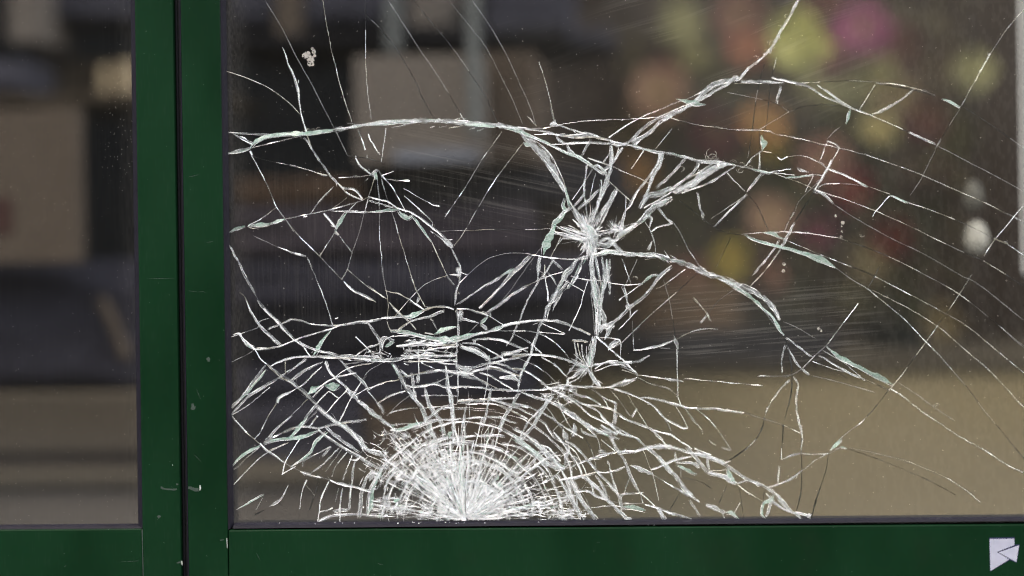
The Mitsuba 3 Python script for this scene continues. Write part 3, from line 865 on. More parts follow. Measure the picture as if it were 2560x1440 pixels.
SURVEY = """
F2 662,0 705,71 745,150 776,205 834,318 869,389
W4 706,118,1.5 722,161,5 739,200,7 746,230,7 747,250,4 755,289,4 766,330,6
H2.4 565,178 609,192 670,219 718,253 755,290
H2 807,0 818,69 829,125 848,203 864,258 880,305
H1.8 914,0 914,133 915,178 919,228 929,300
K2.6 914,37 951,72 995,128 1037,200 1055,242 1087,299
F2 970,0 1011,64 1051,126 1083,172 1122,233
K2.4 1122,233 1144,272 1162,301
W3 1150,284 1162,302
K2.2 1033,0 1097,78 1139,130 1183,194 1217,247 1244,308
F1.6 1122,0 1180,72 1219,125 1272,230 1294,278 1307,314
F1.8 1180,0 1233,78 1267,139 1300,211 1325,267 1340,314
H2 1347,155 1364,205 1386,297
W3 1318,290,1 1341,315,5
W3 1376,270,1 1388,308,6
P5 567,332 627,335 684,337 740,336
P9 582,337,2 608,347,9 633,361,8
W3 590,340 615,353 633,362
G11 624,370,8 638,355,10 660,343,11 693,337,11 738,334,12 767,333,12 804,329,11 836,324,9
W3 627,371 671,359 716,349 753,340
P11 568,384,3 593,378,10 624,369,11
W2.5 568,384 600,381 624,371
G5 570,383 600,379 622,373
S10 836,324,8 870,319,9 920,311,11 978,304,13 1038,302,15 1109,303,15 1162,307,15 1242,313,15 1276,319,13 1320,323,9
G8 920,312 960,309 1000,306 1040,305
G8 1160,310 1200,313 1240,316
W3 842,332,1 871,323,3
W3 979,319,1 1013,312,4
W3 1121,320,2 1158,314,4
W3 1192,327,3 1211,321,4
W2 1076,320 1087,316
W2 1098,318,1 1118,314,3
W2 1171,324,1 1187,319,3
W2.5 867,307,1 898,311,3
G11 1260,319,5 1280,322,11 1302,329,12 1322,338,9 1378,363,6 1413,380,6 1444,391,9 1469,407,8 1482,420,6
P6 1322,338 1378,363 1413,380 1444,391 1469,407 1511,438
P24 1300,329,4 1315,347,12 1342,371,24 1364,392,28 1385,428,19 1402,460,12 1413,480,9
W4 1302,330 1315,350 1342,374 1369,410 1391,438 1409,467 1420,493 1431,516
W3 1322,345 1352,362 1378,388 1390,410 1404,440 1414,470
W4 1284,319 1342,321 1375,317 1384,312
P12 1374,313,4 1384,309,15 1396,314,4
W6 1393,311,6 1449,329,6 1469,332,8 1502,343,8 1524,351,8
W5 1313,324 1347,327 1369,330 1384,335 1413,339 1447,337 1469,333
P9 1400,338 1435,340 1470,336 1500,345
W5 1336,337,3 1380,335,4 1402,339 1447,344,7 1480,343 1522,351
W6 1369,362,4 1404,360,4 1436,358,7 1480,358,7 1527,359,7
P8 1389,338,3 1396,349,9 1413,358,5
P9 1415,360,9 1422,375,10 1440,389,6
P5 1478,347 1453,391
G12 1308,356,3 1319,362,12 1328,363,3
S9 1524,351,8 1536,357,9 1569,362,11 1613,373,9 1640,380,11 1673,384,10 1713,393,9 1747,402,10 1796,407,11 1840,414,8
W5 1820,411,6 1840,414,5 1900,426,5 1929,431,4 1987,438,2
G7 1880,423 1905,428 1929,433
W3 1927,430,3 1978,422,3
H2.4 1929,431 1973,447 2018,464 2037,474
G6 1962,444,6 1995,442,5 2033,439,3
W3 2020,440 2033,438 2013,480
S7 1527,359,8 1545,364,7 1569,362,7
P5 1558,362 1578,351 1613,318 1644,298 1694,272
W4 1522,344,6 1583,303,4 1639,278,4 1678,262,3 1739,238,4 1778,215,6
P9 1580,358,12 1627,329,10 1653,300,6
W3 1589,362 1625,328 1680,288
W4 1569,358 1605,319 1644,294 1694,272 1733,256 1767,236
S11 1653,300,9 1672,292,14 1711,272,10 1739,256,13 1772,236,12 1811,214,11 1839,196,12
P15 1735,252,6 1778,217,16 1805,206,15 1847,192,8
G9 1690,246,2 1735,258,14 1765,262,3
S8 1839,196,12 1847,197,9 1875,169,8 1911,139,7 1933,111,8 1950,80,8 1972,44,9 1989,14,9 2001,-8,9
W4 1847,200 1880,166 1915,136 1938,106 1956,74 1978,36 1999,-4
P7 1851,203,5 1903,204,8 1961,206,5
H2 1836,208 1961,210
W6 1929,194,7 1972,205,7 2000,211,7 2031,222,5 2062,243,5 2112,264,7 2146,277,5 2177,288,5
W3 2000,208 2050,205
K1.8 2050,205 2124,202 2193,205
P8 2043,211,5 2078,236,8 2103,255,7 2131,271,5
W3 2044,212 2078,236 2103,254 2131,270
W4 2191,207 2233,210 2280,219 2311,227 2339,238
K2.5 2200,211 2233,215 2280,224 2330,238
G7 2355,246,5 2401,267,9
K2.2 2401,264 2467,305 2560,370
H2.5 2188,212 2149,274
W4 2285,224,4 2240,257,5 2202,278,7 2180,285,3
H2.2 2177,288 2243,317 2271,330
P7 2271,330,4 2339,362,8
F1.8 2339,362 2504,448 2560,480
H2 2560,22 2513,78 2476,134
W4.5 2476,134,6 2457,168,6 2430,216,4 2404,264,3
K2 2401,270 2352,348
W4 2353,345,3 2339,370,5
F1.8 2339,373 2302,448 2274,490
G7 2127,271,6 2122,290,9 2115,311,3
W2.6 1393,313,2 1458,303,2 1502,300,2 1591,297,2.5 1640,293,3 1667,292,3
W2.6 1667,292 1694,300 1736,310 1778,317,3.5 1833,324 1894,326,4 1917,328 1944,336 2000,347
W2.4 2000,347 2059,361 2099,370,3.5 2140,380,3 2187,395,2 2302,436,1.6
H2 2302,436 2367,465 2467,509 2510,531
W4 2510,531,2 2526,538,5 2552,552,5
K2.2 1818,231 1862,240 1924,253 1951,264 1972,280
H2 1972,280 1896,325
K1.7 1972,280 2004,268 2037,263 2081,263 2118,268
K2.6 1911,160 1900,202 1889,255 1882,315 1875,360 1869,395
H2.4 1942,142 1929,193
K2.6 1927,209 1922,249 1917,304 1907,342
P6 1953,213 1941,259
K3 1898,324 1899,378
G16 1903,338,5 1910,358,17 1906,377,4
W4 1904,377 1884,391 1864,415
P4 1899,378,2 1899,408,3 1900,426,10
H2 1904,377 1929,382
W3.5 1944,392,2 1953,399,5 1969,392,4
H2.4 1969,392 1995,389 2018,392 2040,401
W4 2025,397 2047,406 2068,420,6 2109,436 2137,448
W5 2068,422 2124,444 2149,456
G7 2140,452,3 2171,467,9
H2.4 2174,467 2224,485
G6 2224,487,4 2271,507,7
H2 2271,507 2324,524 2417,562 2485,596
W4 2485,596,5 2520,611,4
H2 2520,611 2548,630 2560,638
W5 2067,352 2084,359 2099,370
P4 2067,355 2047,404
W4 2099,370 2071,420 2053,448
W5 2078,400 2068,422,8 2037,473,5
F2 2068,348 2084,330 2101,317
W3 2000,440 2031,437 2057,439
W3.5 2047,468 2062,461 2099,459,4
F1.8 2099,459 2131,461 2171,467
P9 1994,418,3 2002,425,10 2022,430,3
W2.5 2034,473 2093,492,3 2124,503 2171,520,3 2218,540
H2.2 2218,540 2286,571 2342,599 2395,624 2451,649,2.6 2504,680 2560,716
P8 2034,475,10 2062,490,7 2084,510,3
F2.2 2084,510 2140,546 2218,590 2311,636 2404,689 2451,714 2560,801
W2.5 1853,586 1895,582 1929,580 1973,580
W4 1973,580,2 2004,582,5 2040,586,3 2093,594,2.5
H2.4 2093,594 2155,615 2218,640 2311,686 2398,736 2482,801 2538,848 2570,872
G9 1862,586,5 1884,598,6 1918,609,8 1955,618,8 1995,628,10 2024,638,13 2062,653,15 2091,670,3
W2.5 1862,587 1918,611 1973,626 2040,648 2088,669
H2.8 2091,670 2124,695 2169,722 2195,744,4 2240,780 2264,801 2308,848 2314,854 2345,885,4 2386,932 2414,963
K2.4 2386,932 2414,963 2460,1025 2504,1078 2560,1147
G8 1907,582,3 1929,582,11 1944,590,8 1964,600,3
H2.2 1964,600 1995,613 2040,632 2091,652 2129,667,3 2187,691,3 2249,723 2311,755 2364,784 2417,815 2476,863 2560,932
H2.2 2180,725 2233,751 2286,779 2342,814 2379,845 2429,888 2479,932 2560,1019
F2 2504,820 2560,870
H2 2557,515 2529,549 2485,602 2460,640
H2.4 2429,686 2398,736 2364,786 2342,817 2314,857 2283,898,3.5 2249,944 2222,975,3
K2.6 2222,975 2187,1019 2168,1040
H3 2168,1040 2149,1060,4 2115,1084 2075,1125
H3.4 2146,758 2109,807 2078,848 2065,864 2034,892 2000,926
W3 2224,490 2193,524 2182,541
K2 2199,663 2187,691
H2.6 2187,691 2169,720
G12 2065,864,3 2085,881,8 2103,895,12 2149,919,9 2187,938,14 2233,962,12
W2.5 2057,876 2109,907 2152,941
P5 2047,887 2124,933 2165,949,7
W2.5 2031,904 2078,921 2124,933
H2 2165,949 2222,975
W3 2227,972 2264,997 2311,1033,4 2345,1055 2401,1092,3 2457,1123 2523,1165 2557,1181
F2 2243,954 2295,988 2333,1016 2389,1053
F2 2025,938 2093,954 2190,982
P5 2006,922 2023,938
W4 2000,1134 2040,1136 2072,1133 2103,1119
G8 2073,1127,3 2092,1110,9 2106,1097,5
G5 2100,1117,6 2118,1121,3
H2 2124,1119 2215,1139 2271,1154 2317,1173 2364,1193 2417,1227 2451,1256
K1.8 2118,1122 2193,1147 2311,1196 2389,1237
K3 2072,1131 2066,1170 2056,1203 2034,1268
K4 2042,1250 2027,1296
W3.5 2065,1137 2031,1156 2008,1175
W5 2008,1175,3 1973,1199,6 1947,1210,4 1918,1219,6
P4 1984,940 1995,964 1991,989 1993,1031 2004,1084
K3 2004,1084 2003,1133 2005,1169 2004,1200 2002,1235 1991,1278
P3 2003,1060 2006,1100 2003,1130
K4 1962,838 1971,873 1978,913 1980,953 1975,998 1962,1047
K4.5 1958,1062,5 1957,1090,3 1954,1120,2
H2.6 1954,1120 1953,1149
P3 1949,1164 1943,1210
P4 1975,949 1951,973 1927,1007 1911,1044
K4 1912,1044 1904,1073,5 1887,1102,3 1862,1124 1824,1151
W3 1890,1098 1862,1124
W5 1826,1150 1809,1158
W3.6 1893,942,2 1907,940 1960,940,4 1984,935 2004,922 2038,889,3
P5 1964,862 1955,891 1953,933,3
P4 1964,844 1978,853 2031,894
P6 1969,869,3 1987,902,5 2004,922,4 2024,938,5
F2 1958,804 1995,820 2040,847
K3 2037,473 2022,500 1987,553
P8 1987,556,4 1964,600,8 1951,624,8
W4.5 1951,624,6 1924,662,4 1895,695 1875,718,3
F2 2053,448 2000,500 1987,529
W4 1986,530,6 1974,549,3
F2.4 1974,549 1958,584
P4 1949,600 1922,640 1880,689
P6 1869,487,8 1840,513,4 1809,542,4 1784,569,6
H2 1867,484 1847,500 1778,547
K3 1873,489 1896,520 1922,578
P8 1907,431,12 1891,449,8 1867,480,3
W3 1818,432,5 1833,449,3 1862,478,2
P6 1744,480,4 1751,520,5 1760,549,10
K2.2 1698,502 1729,524 1762,551 1795,573 1824,583 1853,586
K2.2 1827,593 1791,667
W3 1684,558 1695,573 1707,595,3
H2.6 1707,595 1720,622 1735,644,4 1749,667
S18 1431,516,14 1440,535,16 1453,555,20 1475,577,24
S12 1473,557,20 1489,527,14 1498,500,7 1504,449,4
W3.5 1484,549 1500,500 1524,460
P9 1493,552 1505,530 1522,504 1542,471
W3 1498,555 1522,504 1542,471
P11 1502,540,4 1520,513,12 1544,473,4
P14 1527,362,10 1529,389,12 1527,413,12 1518,449,12 1502,493,12 1493,516,8
W4 1529,365 1531,389 1529,413 1520,449 1504,493
P8 1558,367 1538,398 1524,415 1498,433
P4 1522,382 1509,407
W3 1547,367 1542,384
W4 1473,402 1469,413 1462,449 1460,482,5 1464,509 1469,553
W5 1469,395,6 1502,407,5 1527,415,6
W2.6 1527,415 1569,433 1613,453 1627,462
S11 1482,420,10 1493,413,10 1511,429,12 1518,447,9
W4 1482,422 1431,500
W3 1489,433 1480,471 1475,502 1477,535
H2.8 1520,451 1542,471 1578,504
W3 1613,371 1590,405 1578,422
H2 1680,322 1638,373
P11 1500,473,4 1464,507,11 1444,527,9
P7 1462,484 1444,507 1430,522
G7 1413,467 1424,515 1430,520
G14 1413,495,7 1409,515,10 1413,528,12 1398,549,13 1385,558,10 1382,580,10
S9 1427,518 1410,533 1398,545
G18 1391,560,8 1380,582,14 1367,609,20 1358,638,14
P15 1353,640,16 1347,656,16 1343,702,3
S11 1373,580,10 1413,587,11 1440,593,12 1462,609,16
W5 1376,573,3 1410,590,5 1462,600,7
W5 1390,565,3 1430,585,5 1470,598,7
W5 1400,567,3 1440,580,6 1470,590,7
W5 1420,562,3 1450,578,6 1480,588,7
W6 1432,548,3 1455,572,8 1480,590,8
W5 1395,610,2 1412,592,4 1440,594,6
S34 1460,565,26 1474,590,44 1482,618,34 1482,640,22
S16 1480,633,24 1480,660,18 1482,693,16 1487,749,12 1491,789,6
G8 1484,700 1488,740 1489,770
S11 1516,647,9 1518,682,12 1513,711,10 1504,738,4
P8 1527,647 1522,684 1524,711 1526,736
S17 1469,642,10 1444,649,12 1427,673,18 1413,687,22 1400,713,15 1382,744,17 1369,771,15 1362,800,17
S10 1362,800,15 1351,809,12 1342,838,9 1333,864,10 1324,891,11 1307,924,9 1298,947,8 1296,976,6
W4 1362,662 1362,693 1369,727,5 1370,753,7
P5 1367,678 1380,693 1393,713
P7 1373,644 1407,675,4
W4.5 1407,680 1364,693 1320,714
P7 1320,714 1280,738 1260,753 1224,778 1204,782
W4 1320,713 1280,736 1260,751 1224,776
W3.6 1409,700 1460,728
W4.5 1427,691 1469,699,6 1502,701 1542,710,5 1578,712,4 1602,709,3
H3 1469,702 1458,738 1449,771 1422,827
S16 1484,638,14 1524,629,20 1558,633,17 1602,637,16 1640,638,15 1673,649,17
G12 1490,636 1524,628 1550,633
S18 1673,649,17 1707,658,18 1735,669,19 1764,684,19 1795,693,18 1829,709,19 1862,720,19 1891,733,17 1918,753,18 1938,776,17 1951,800,16
G9 1825,714,4 1850,725,10 1880,745,8 1905,768,6 1930,792,6 1948,822,8 1960,838,3
W4 1828,716 1862,736 1895,764 1920,790 1945,824 1961,838
W3 1640,645,2 1612,648,4
S14 1490,612,24 1515,614,22 1536,604,18 1558,582,14 1595,560,9
W5 1527,612 1560,588 1600,556
P10 1500,606 1520,596 1545,620 1556,633
P8 1551,580,9 1556,555,8 1564,527,4
W7 1564,527,5 1578,511,12 1595,478,7 1640,416,5 1651,384,8
P13 1600,522,12 1622,473,8 1633,438,11 1647,411,14 1653,382,14
S8 1653,381,22 1652,395,12 1648,405,5
S18 1562,580,9 1607,547,16 1635,518,20 1680,493,16
W5 1609,520 1644,500 1680,478
S24 1600,520,10 1622,490,20 1650,485,24 1680,470,10
P8 1640,471 1684,431 1713,395
P8 1671,478,7 1711,449,6 1738,425,8 1744,405,14
W3 1671,478 1711,449
S18 1684,480,14 1738,453,18 1773,427,18 1818,411,8
P18 1690,478 1738,455 1780,425 1815,412
W6 1704,482 1773,458 1838,416,4
W5 1784,409 1718,447
P10 1735,455 1745,440 1752,425
W3 1564,491 1564,531
W3 1609,549 1627,578
P7 1644,520 1664,543,5 1682,558,12
W5 1682,558 1655,566 1640,572,7 1629,580
P9 1609,547,10 1627,546,9 1622,574,3
W4 1627,578 1635,600 1640,631
P7 1631,602,2 1620,627,9
P9 1680,665,12 1647,693,9 1622,729,8 1575,769,9 1533,807,8 1495,820,8
W3 1680,663 1648,690 1622,727 1575,766 1533,804
W3 1675,672 1645,700 1620,736 1572,775
G6 1649,687,6 1627,691,7 1602,711,4
W3 1602,711 1547,750,5
P6 1555,713,10 1567,747,4 1571,767,5
P14 1563,764,4 1573,768,15 1580,766,5
W3 1575,773 1575,793
W4 1593,775,4 1547,824,3
H3.4 1680,740 1635,780 1578,833 1553,858
W4 1600,813 1553,858 1520,875
W3 1555,647 1578,711
H3 1593,649 1564,711
H2.4 1713,673 1662,711 1640,722
H2.4 1742,684 1673,747 1640,775
K2 1835,724 1795,753 1771,784
W3 1733,742 1752,764 1769,787,4 1774,800
P8 1750,808,4 1762,796,6 1769,788,8
W3 1769,790 1778,803
F2 1658,698 1673,749 1682,800
K2.4 1682,802 1687,840
P8 1686,838,3 1691,855,12 1694,870,5 1692,913,3 1694,980,3 1692,993
W5 1689,849,6 1729,830,5 1764,822,4 1795,823,1
W7 1584,876,3 1636,869,8 1680,853,5 1689,848
W3 1650,868 1675,871,4
H2 1584,876 1581,802
W6 1491,780 1491,836
S18 1498,818,10 1515,817,22 1533,807,14
P16 1512,850,4 1522,830,14 1533,812,14
W5 1489,840,7 1524,872 1558,902 1589,931
W4 1491,842 1538,847,5 1551,856 1551,900,3
P12 1520,872,5 1535,858,14 1550,852,12
S22 1486,840,14 1480,870,22 1475,895,18 1473,918,22
P10 1488,842 1484,880 1476,918
W5 1436,856 1440,900 1416,940
W3 1436,852,5 1441,880 1455,912
W3 1444,858,5 1448,880 1462,914
W4 1455,862,5 1456,885 1468,916
W3 1466,866,5 1466,885 1472,914
W6 1430,852,10 1460,853,7 1470,854,3
S14 1473,918,18 1450,928,14 1435,940,12 1420,946,8
W5 1473,915 1445,945 1418,958
S7 1418,946 1420,956 1416,965
P13 1471,922,10 1482,946,14 1502,966,20
W5 1471,922 1502,966
W4 1480,924 1484,940 1481,966
S12 1480,916,10 1510,908,8 1540,907,14 1580,909,10
W6 1558,905,8 1595,903,7 1624,889,3
W4 1487,929 1524,915 1549,912
W4 1487,922 1520,903 1545,902
P7 1549,913 1589,931,4 1595,944,9
W3.4 1555,924 1600,938 1635,942 1669,949
P8 1660,945,2 1680,950,9 1709,954,6
W2.4 1711,946,4 1795,954,2 1862,960,2 1907,964,4
W7 1593,944,4 1547,958,6 1520,969,6 1480,969,6 1435,966,6 1387,969,7 1347,975,6 1298,978,6 1280,978,5
P10 1590,948,3 1555,962,10 1520,970,3
W4 1595,944,5 1624,958,4 1667,971 1691,987,3
H3 1695,993 1702,1013
W5 1524,969,6 1564,982,6 1602,998,5 1635,1018,5 1662,1047,4 1678,1078,3
W7 1600,995,4 1618,993,6 1680,1007,8 1700,1013,7 1729,1020,6 1795,1022,8 1860,1032,6
F2 1860,1032 1958,1062
H2 1958,1062 2002,1083
H3 1740,1022 1773,1049 1800,1082 1828,1125
W4 1704,1013,6 1718,1029,5 1755,1076,2
H2 1689,1015 1707,1044 1720,1071
W5 1640,1022 1662,1047,5 1702,1069,9 1720,1071,4
H2.4 1664,1049 1680,1084
W7 1142,844,3 1182,838,6 1218,828,7 1262,813,8 1298,805,7 1313,803,7 1369,800,7 1402,804,8 1447,822,7 1476,837,8
G9 1222,828,5 1245,820,10 1262,813,4
W4.5 1218,829 1267,827 1324,829,5 1358,839 1389,859,4 1413,882,3 1424,896
W3 1347,830 1411,836,4
W3.5 1353,807 1413,834
W4.5 1280,833 1324,858 1355,884
W6.5 1280,891 1313,887 1358,889,7 1402,896,7 1447,912,7 1473,918,5
W3.4 1289,893 1335,913 1369,935 1398,964
W4.5 1353,893 1391,915 1418,944
W6 1280,922,7 1309,927 1347,949 1373,971 1413,989,5 1458,1011 1491,1016,5 1524,1022,6 1547,1035,5 1567,1050 1591,1060,6 1627,1075 1658,1100,4
W5.5 1387,971 1418,973 1447,989 1469,993 1502,1013
W3.6 1478,973 1504,991 1522,1022
W4 1504,991 1542,1009,6
H3 1524,973 1547,1000 1575,1040
P9 1577,1043,9 1584,1036,4 1592,1020,7
H3 1569,987 1591,1024 1622,1071
S9 1302,978,6 1335,993,8 1373,1004,8 1409,1020,8 1440,1040,10 1469,1064,10 1513,1082,10 1547,1098,9
W5 1280,1007 1313,1015 1347,1029 1380,1047 1409,1067 1458,1095
W6 1378,1007 1413,1031 1449,1055 1491,1091
W6 1458,1011 1493,1027 1513,1051 1547,1073 1598,1100
W5 1400,988 1440,1008 1470,1035 1520,1060 1560,1090
P16 1500,1064 1520,1075 1545,1085
S8 1384,989 1358,1015 1340,1036 1320,1056 1298,1098
P10 1375,993 1351,1033 1333,1064 1302,1100
W4 1431,1038 1400,1060 1382,1078
P16 1433,1058,4 1437,1075,14 1432,1092,9
P22 1409,1072,3 1413,1088,16 1418,1100,26
W3 1394,1000 1412,1044 1440,1088
W3 1360,1008 1390,1050 1418,1092
P7 1540,1008,8 1537,1030,5 1533,1060
P6 1541,1035 1538,1062
H2.4 598,731 613,744 627,778
P8 613,744,2 627,780,5 649,813,7 675,840,9 704,866,7
W3 627,780 650,815 676,842 704,866
P5 573,611,3 609,682,6 644,749,6
W9 644,749,4 653,762,8 671,784,9 696,807,10 716,831,11 736,851,11
W4.5 738,851 758,867 776,891
P8 744,855,9 782,873,5 827,884,8 847,891,10
W5 582,837,1 598,833,6 611,849,5 638,873,9
W4 598,836 612,857 638,874 653,900 667,911
G7 606,850 625,866 640,874
W5 638,873,8 671,870,6 700,865,4 733,852,5 749,844,4 782,835,4 827,822,5 849,813,6
H3 578,842 644,819 649,804 673,795
H3 580,905 620,885 636,873
P4 669,823 698,811
W6 698,811,6 720,801,7 727,798,6 749,800,5 773,809,4 804,813,4 849,812,6 893,804,8 920,804,8 953,796,8
W8 953,796,8 1009,793,9 1030,789,9
G12 1005,793,6 1030,789,14 1050,780,9 1069,771,3
W5 1055,778 1069,771,7 1087,768 1115,769,6 1135,773
W5 1142,771 1169,772 1198,780,8 1220,789,6
W3.5 1220,789 1260,813
W6 995,824,9 1031,802,4 1075,789,8 1111,776,9
W5 964,727,2 998,735,4 1024,749,4 1042,762,6 1062,776,6
W5 973,755,3 990,775,7 1004,787,7 1022,802,4 1040,824
H3 920,713 967,748
H2.4 869,674 915,713 960,744
H2.6 987,791 1044,727 1075,704 1118,688
W4 1124,687 1149,687,7
P14 1142,668 1146,680 1145,692
W2.8 944,447 948,493 949,560 950,609,3.5 958,684 964,720 969,749 970,771 968,800
W4 968,804 978,831
W2.8 954,447 962,478 970,502 989,560 1013,640 1031,700 1044,733 1064,767
P5 1046,742,10 1044,755,6 1040,765
W3 1082,800 1102,842
W3 955,440 975,462 987,478 1004,511 1015,531
W3 1011,489 1075,549,4 1082,567
W4 1009,471,1 1053,496,3 1080,511,6 1098,516,7
H3 935,447 924,484 915,515 898,580 880,633 869,673 855,698
H3 849,560 835,584 798,641
W4 831,558,3 840,570,6
W4 838,580,6 847,587,6
W3 847,587,1 880,631,5
H2.6 722,560 749,591 798,640 855,699
W6 860,703,4 882,727,7 915,742,8 940,755,4
F1.6 633,589 693,617
W5 693,617,1 729,630,5 764,641,8
W3 767,644,3 793,702,2 815,760,3 832,811,5
W4 838,797 845,794
H3 629,389 667,460 691,516 713,547 735,580
H2 631,391 671,402 724,413
W3 724,413,4 760,422,2 793,432,2
W5 793,432,3 818,439,7
W5 624,378 629,388
P5 760,342,9 770,352,6 782,376,4 804,409 824,438 844,458
H3 767,336 780,372
W4 844,458,6 871,484,5 907,500,5
W5 840,455 860,471 887,476,8 907,498,5
G7 573,581,3 587,573,8 613,566,7
G11 620,563,4 649,562,12 675,559,7
G7 675,559 713,547,8
W2.5 620,565 635,571 675,564
W3.6 713,547 773,535,4 827,524 904,502,4
P5 827,525 871,529 920,530,4
G8 920,530,3 987,524,9 997,522,8
G12 995,522,7 1003,536,12 1015,544,14 1024,545,12 1033,535,6
G6 1031,538,8 1053,569,6 1080,607,4
H2.6 1080,607 1115,684,3
W3 1115,684 1135,713,5
W6 995,520 1033,535,6 1062,556,8 1080,569,7 1115,600,8 1133,615,9
P11 1108,600,3 1122,610,14 1133,618,5
W4 1112,599 1131,599
P4 1075,575 1120,609 1135,635 1147,658 1151,675 1149,702 1140,727 1138,764
P4 1140,773,7 1144,800,5 1146,838,4 1142,869 1140,913 1144,935 1144,980 1142,1009
P16 1150,775,4 1152,785,14 1150,797,12
H2.6 1307,358 1231,460 1160,580 1135,614
H2 1255,329 1240,350 1204,400
F2 1204,400 1164,467
H2.4 1164,467 1113,542
H1.8 1093,578 1231,574 1320,573 1380,572
W5 920,492 949,500 969,504 996,522
P4 920,502 991,520
W4 907,500 922,492
W6 889,395,4 900,413,7 927,436,6
W4 847,445,6 893,442,3 927,437,3
P8 927,438 938,430,9 943,423,4
G11 937,430,8 942,449,11
W5 943,423,3 955,440,5 973,449,4 1024,453,6
W4 975,448 1000,450 1022,449,5
H3 955,439 984,428
H2 924,442 871,491 824,527
H2.6 965,320 960,358 953,404
W4 920,335,4 931,358,5 951,387,3
W3.6 895,324 905,350 913,375,4
W4 918,387 917,396
K2 869,389 915,395 940,402 960,408
P3 835,467 803,499 775,533
H2.6 691,518 655,545 620,564
W5 758,543 768,541
W3 893,504 869,529
G9 867,531,10 850,555,10 838,578,5
W4.5 809,533,6 818,544,7 840,571,4
H2.8 1149,707 1187,671 1220,647 1253,636 1287,632 1320,634 1329,637
W3.4 1329,637 1404,647,4 1469,649
W3.5 1151,680 1169,687
P11 1325,640,9 1302,664,11 1280,682,10 1265,700,8 1240,730,7 1198,771,6
W3 1329,640 1304,668 1282,688 1253,716 1198,771
G8 1285,672,10 1270,680,8 1253,691,5
P7 1278,676,7 1253,691,7 1202,722,4 1142,762,4
F2 1353,618 1335,642 1280,720 1253,753
P4 1387,644 1364,680 1340,713 1313,764 1296,807 1280,844 1267,867
W4 1402,591 1387,624 1378,642
W3.5 1224,780 1228,790,5
G9 1220,789,5 1210,802,9 1200,810,11
P9 1200,811 1213,818 1220,828
P5 1147,800,12 1162,798,6 1198,809,4
F2 1198,807 1167,836
G11 976,827,6 1000,829,11 1020,831,11 1062,842,9 1102,849,14 1142,847,14 1180,838,9 1210,830,3
W4 976,826 1020,829 1062,838
W4 1062,846 1102,853 1142,850 1180,842 1218,830
G10 1084,836,5 1109,824,13 1144,815,4
W5 1062,833 1084,836
W4.5 980,841,2 1027,838 1062,845
W5 991,866 1042,858 1064,851
W6 991,867 1044,863 1120,862 1142,860
W6 1013,875 1062,876 1102,869 1142,867
S10 1020,855 1060,858 1100,858 1140,850
W4 1013,880 1075,875 1110,880 1138,885
S10 927,900,9 976,900,14 1020,893,12 1053,893,12 1087,900,10 1142,901,9
W7 1002,889 1076,889 1142,889
W8 676,915,5 693,907,5 729,895,6 782,893,7 849,894,9 927,900,9
P9 847,891 871,889 938,896
W4 800,894 847,897 900,902 950,903
P16 1153,869,6 1182,873,18 1205,885,15 1220,898,10
S12 1150,866 1190,880 1222,899
W5 1155,857 1187,858,6 1209,867 1249,891,5 1262,902
W6 1180,851 1209,849,7 1253,851,7 1298,869,6 1320,880,5
P6 1187,850 1187,860
W5 1222,898 1253,889,7 1298,875 1320,868
P11 1255,885 1280,882 1305,876
W7 1231,907 1280,896 1320,887
S10 1220,888 1222,900 1222,911
W4 1253,880 1257,898 1262,908
P20 1142,911,10 1160,922,22 1180,920,10
W6 1182,920 1220,909,7 1253,911,7 1293,931,6
W7 1180,929,8 1224,920 1267,929 1302,942
W5 1222,915 1250,922 1290,940
P18 1140,928 1165,932 1185,932
W6 995,944,4 1053,933,6 1093,926,7 1142,927,7
W4 1053,907 1087,922
W5 1020,904 1076,904 1138,911
W3 1010,909 1022,912,4
W4 1008,904 1030,906
W8 1098,924 1142,933 1182,933
W7 1153,940 1187,947 1220,964
W4 1175,935 1242,971
W5 1198,933 1224,940 1249,955 1284,975
P11 1249,944,5 1280,944,12 1298,956,8
W5 1249,944 1280,942 1300,952
W4 920,975,2 953,958 998,949
W7 1013,964 1040,968 1084,962,8 1115,969 1153,967,6 1198,969 1231,975 1287,977,8 1300,977
W4 1080,962 1133,938
W5 944,1009 978,989 1013,978
W4 967,1040 998,1009 1027,987
W5 973,1033 1009,1024 1044,1019
W4 1053,989 1109,988 1142,991
W4 1062,1020 1109,1015 1142,1011
W8 1144,1004,10 1182,1000,9 1224,998,7 1287,995,6
P12 1144,1004 1165,1003 1182,1000
W5 1164,1012 1209,1009 1253,1015 1287,1031 1320,1047
W5 1224,998 1275,1011 1320,1020
S15 980,907,8 998,935,12 1007,958,12 1027,980,16 1042,1004,14 1058,1027,16 1071,1069,17 1084,1091,18
P8 998,925 1010,935 1025,945
P7 1029,931 1033,962 1040,987
P11 1062,969,6 1069,1002,10 1080,1024,12 1098,1047,12 1107,1069,12 1109,1095,10
W4 1047,873 1047,935
P12 1047,935,5 1046,948,14 1042,958,8
P11 1115,913,5 1118,947,7 1120,969,11 1127,998,12 1133,1047,12 1133,1091,13
S8 1120,965 1128,1000 1133,1047 1134,1091
P7 1164,1013 1160,1042 1155,1080
W3.4 1220,909 1218,958 1209,1007
P7 1229,967,12 1222,1002,7 1213,1042,7 1202,1067,8
P9 1298,980 1275,1020,9 1253,1058,9 1249,1080
W3 1300,985 1278,1020 1255,1058 1250,1080
P12 1058,1056,12 1080,1038,12 1104,1022,8 1131,1018,6
G11 976,1076,7 1009,1073,10 1031,1062,13 1058,1056,9
W4 976,1075 1009,1077 1040,1066
H3 978,1062 1027,1058
W10 667,911,6 698,940,12 727,956,11 760,984,12 791,1013,12
P10 791,1013 816,1038 844,1058 871,1076 900,1096 915,1122 960,1140
W7 795,1018 820,1040,6 844,1058 871,1076 893,1100
S10 838,1052,12 871,1072,14 893,1098,11 915,1122,12
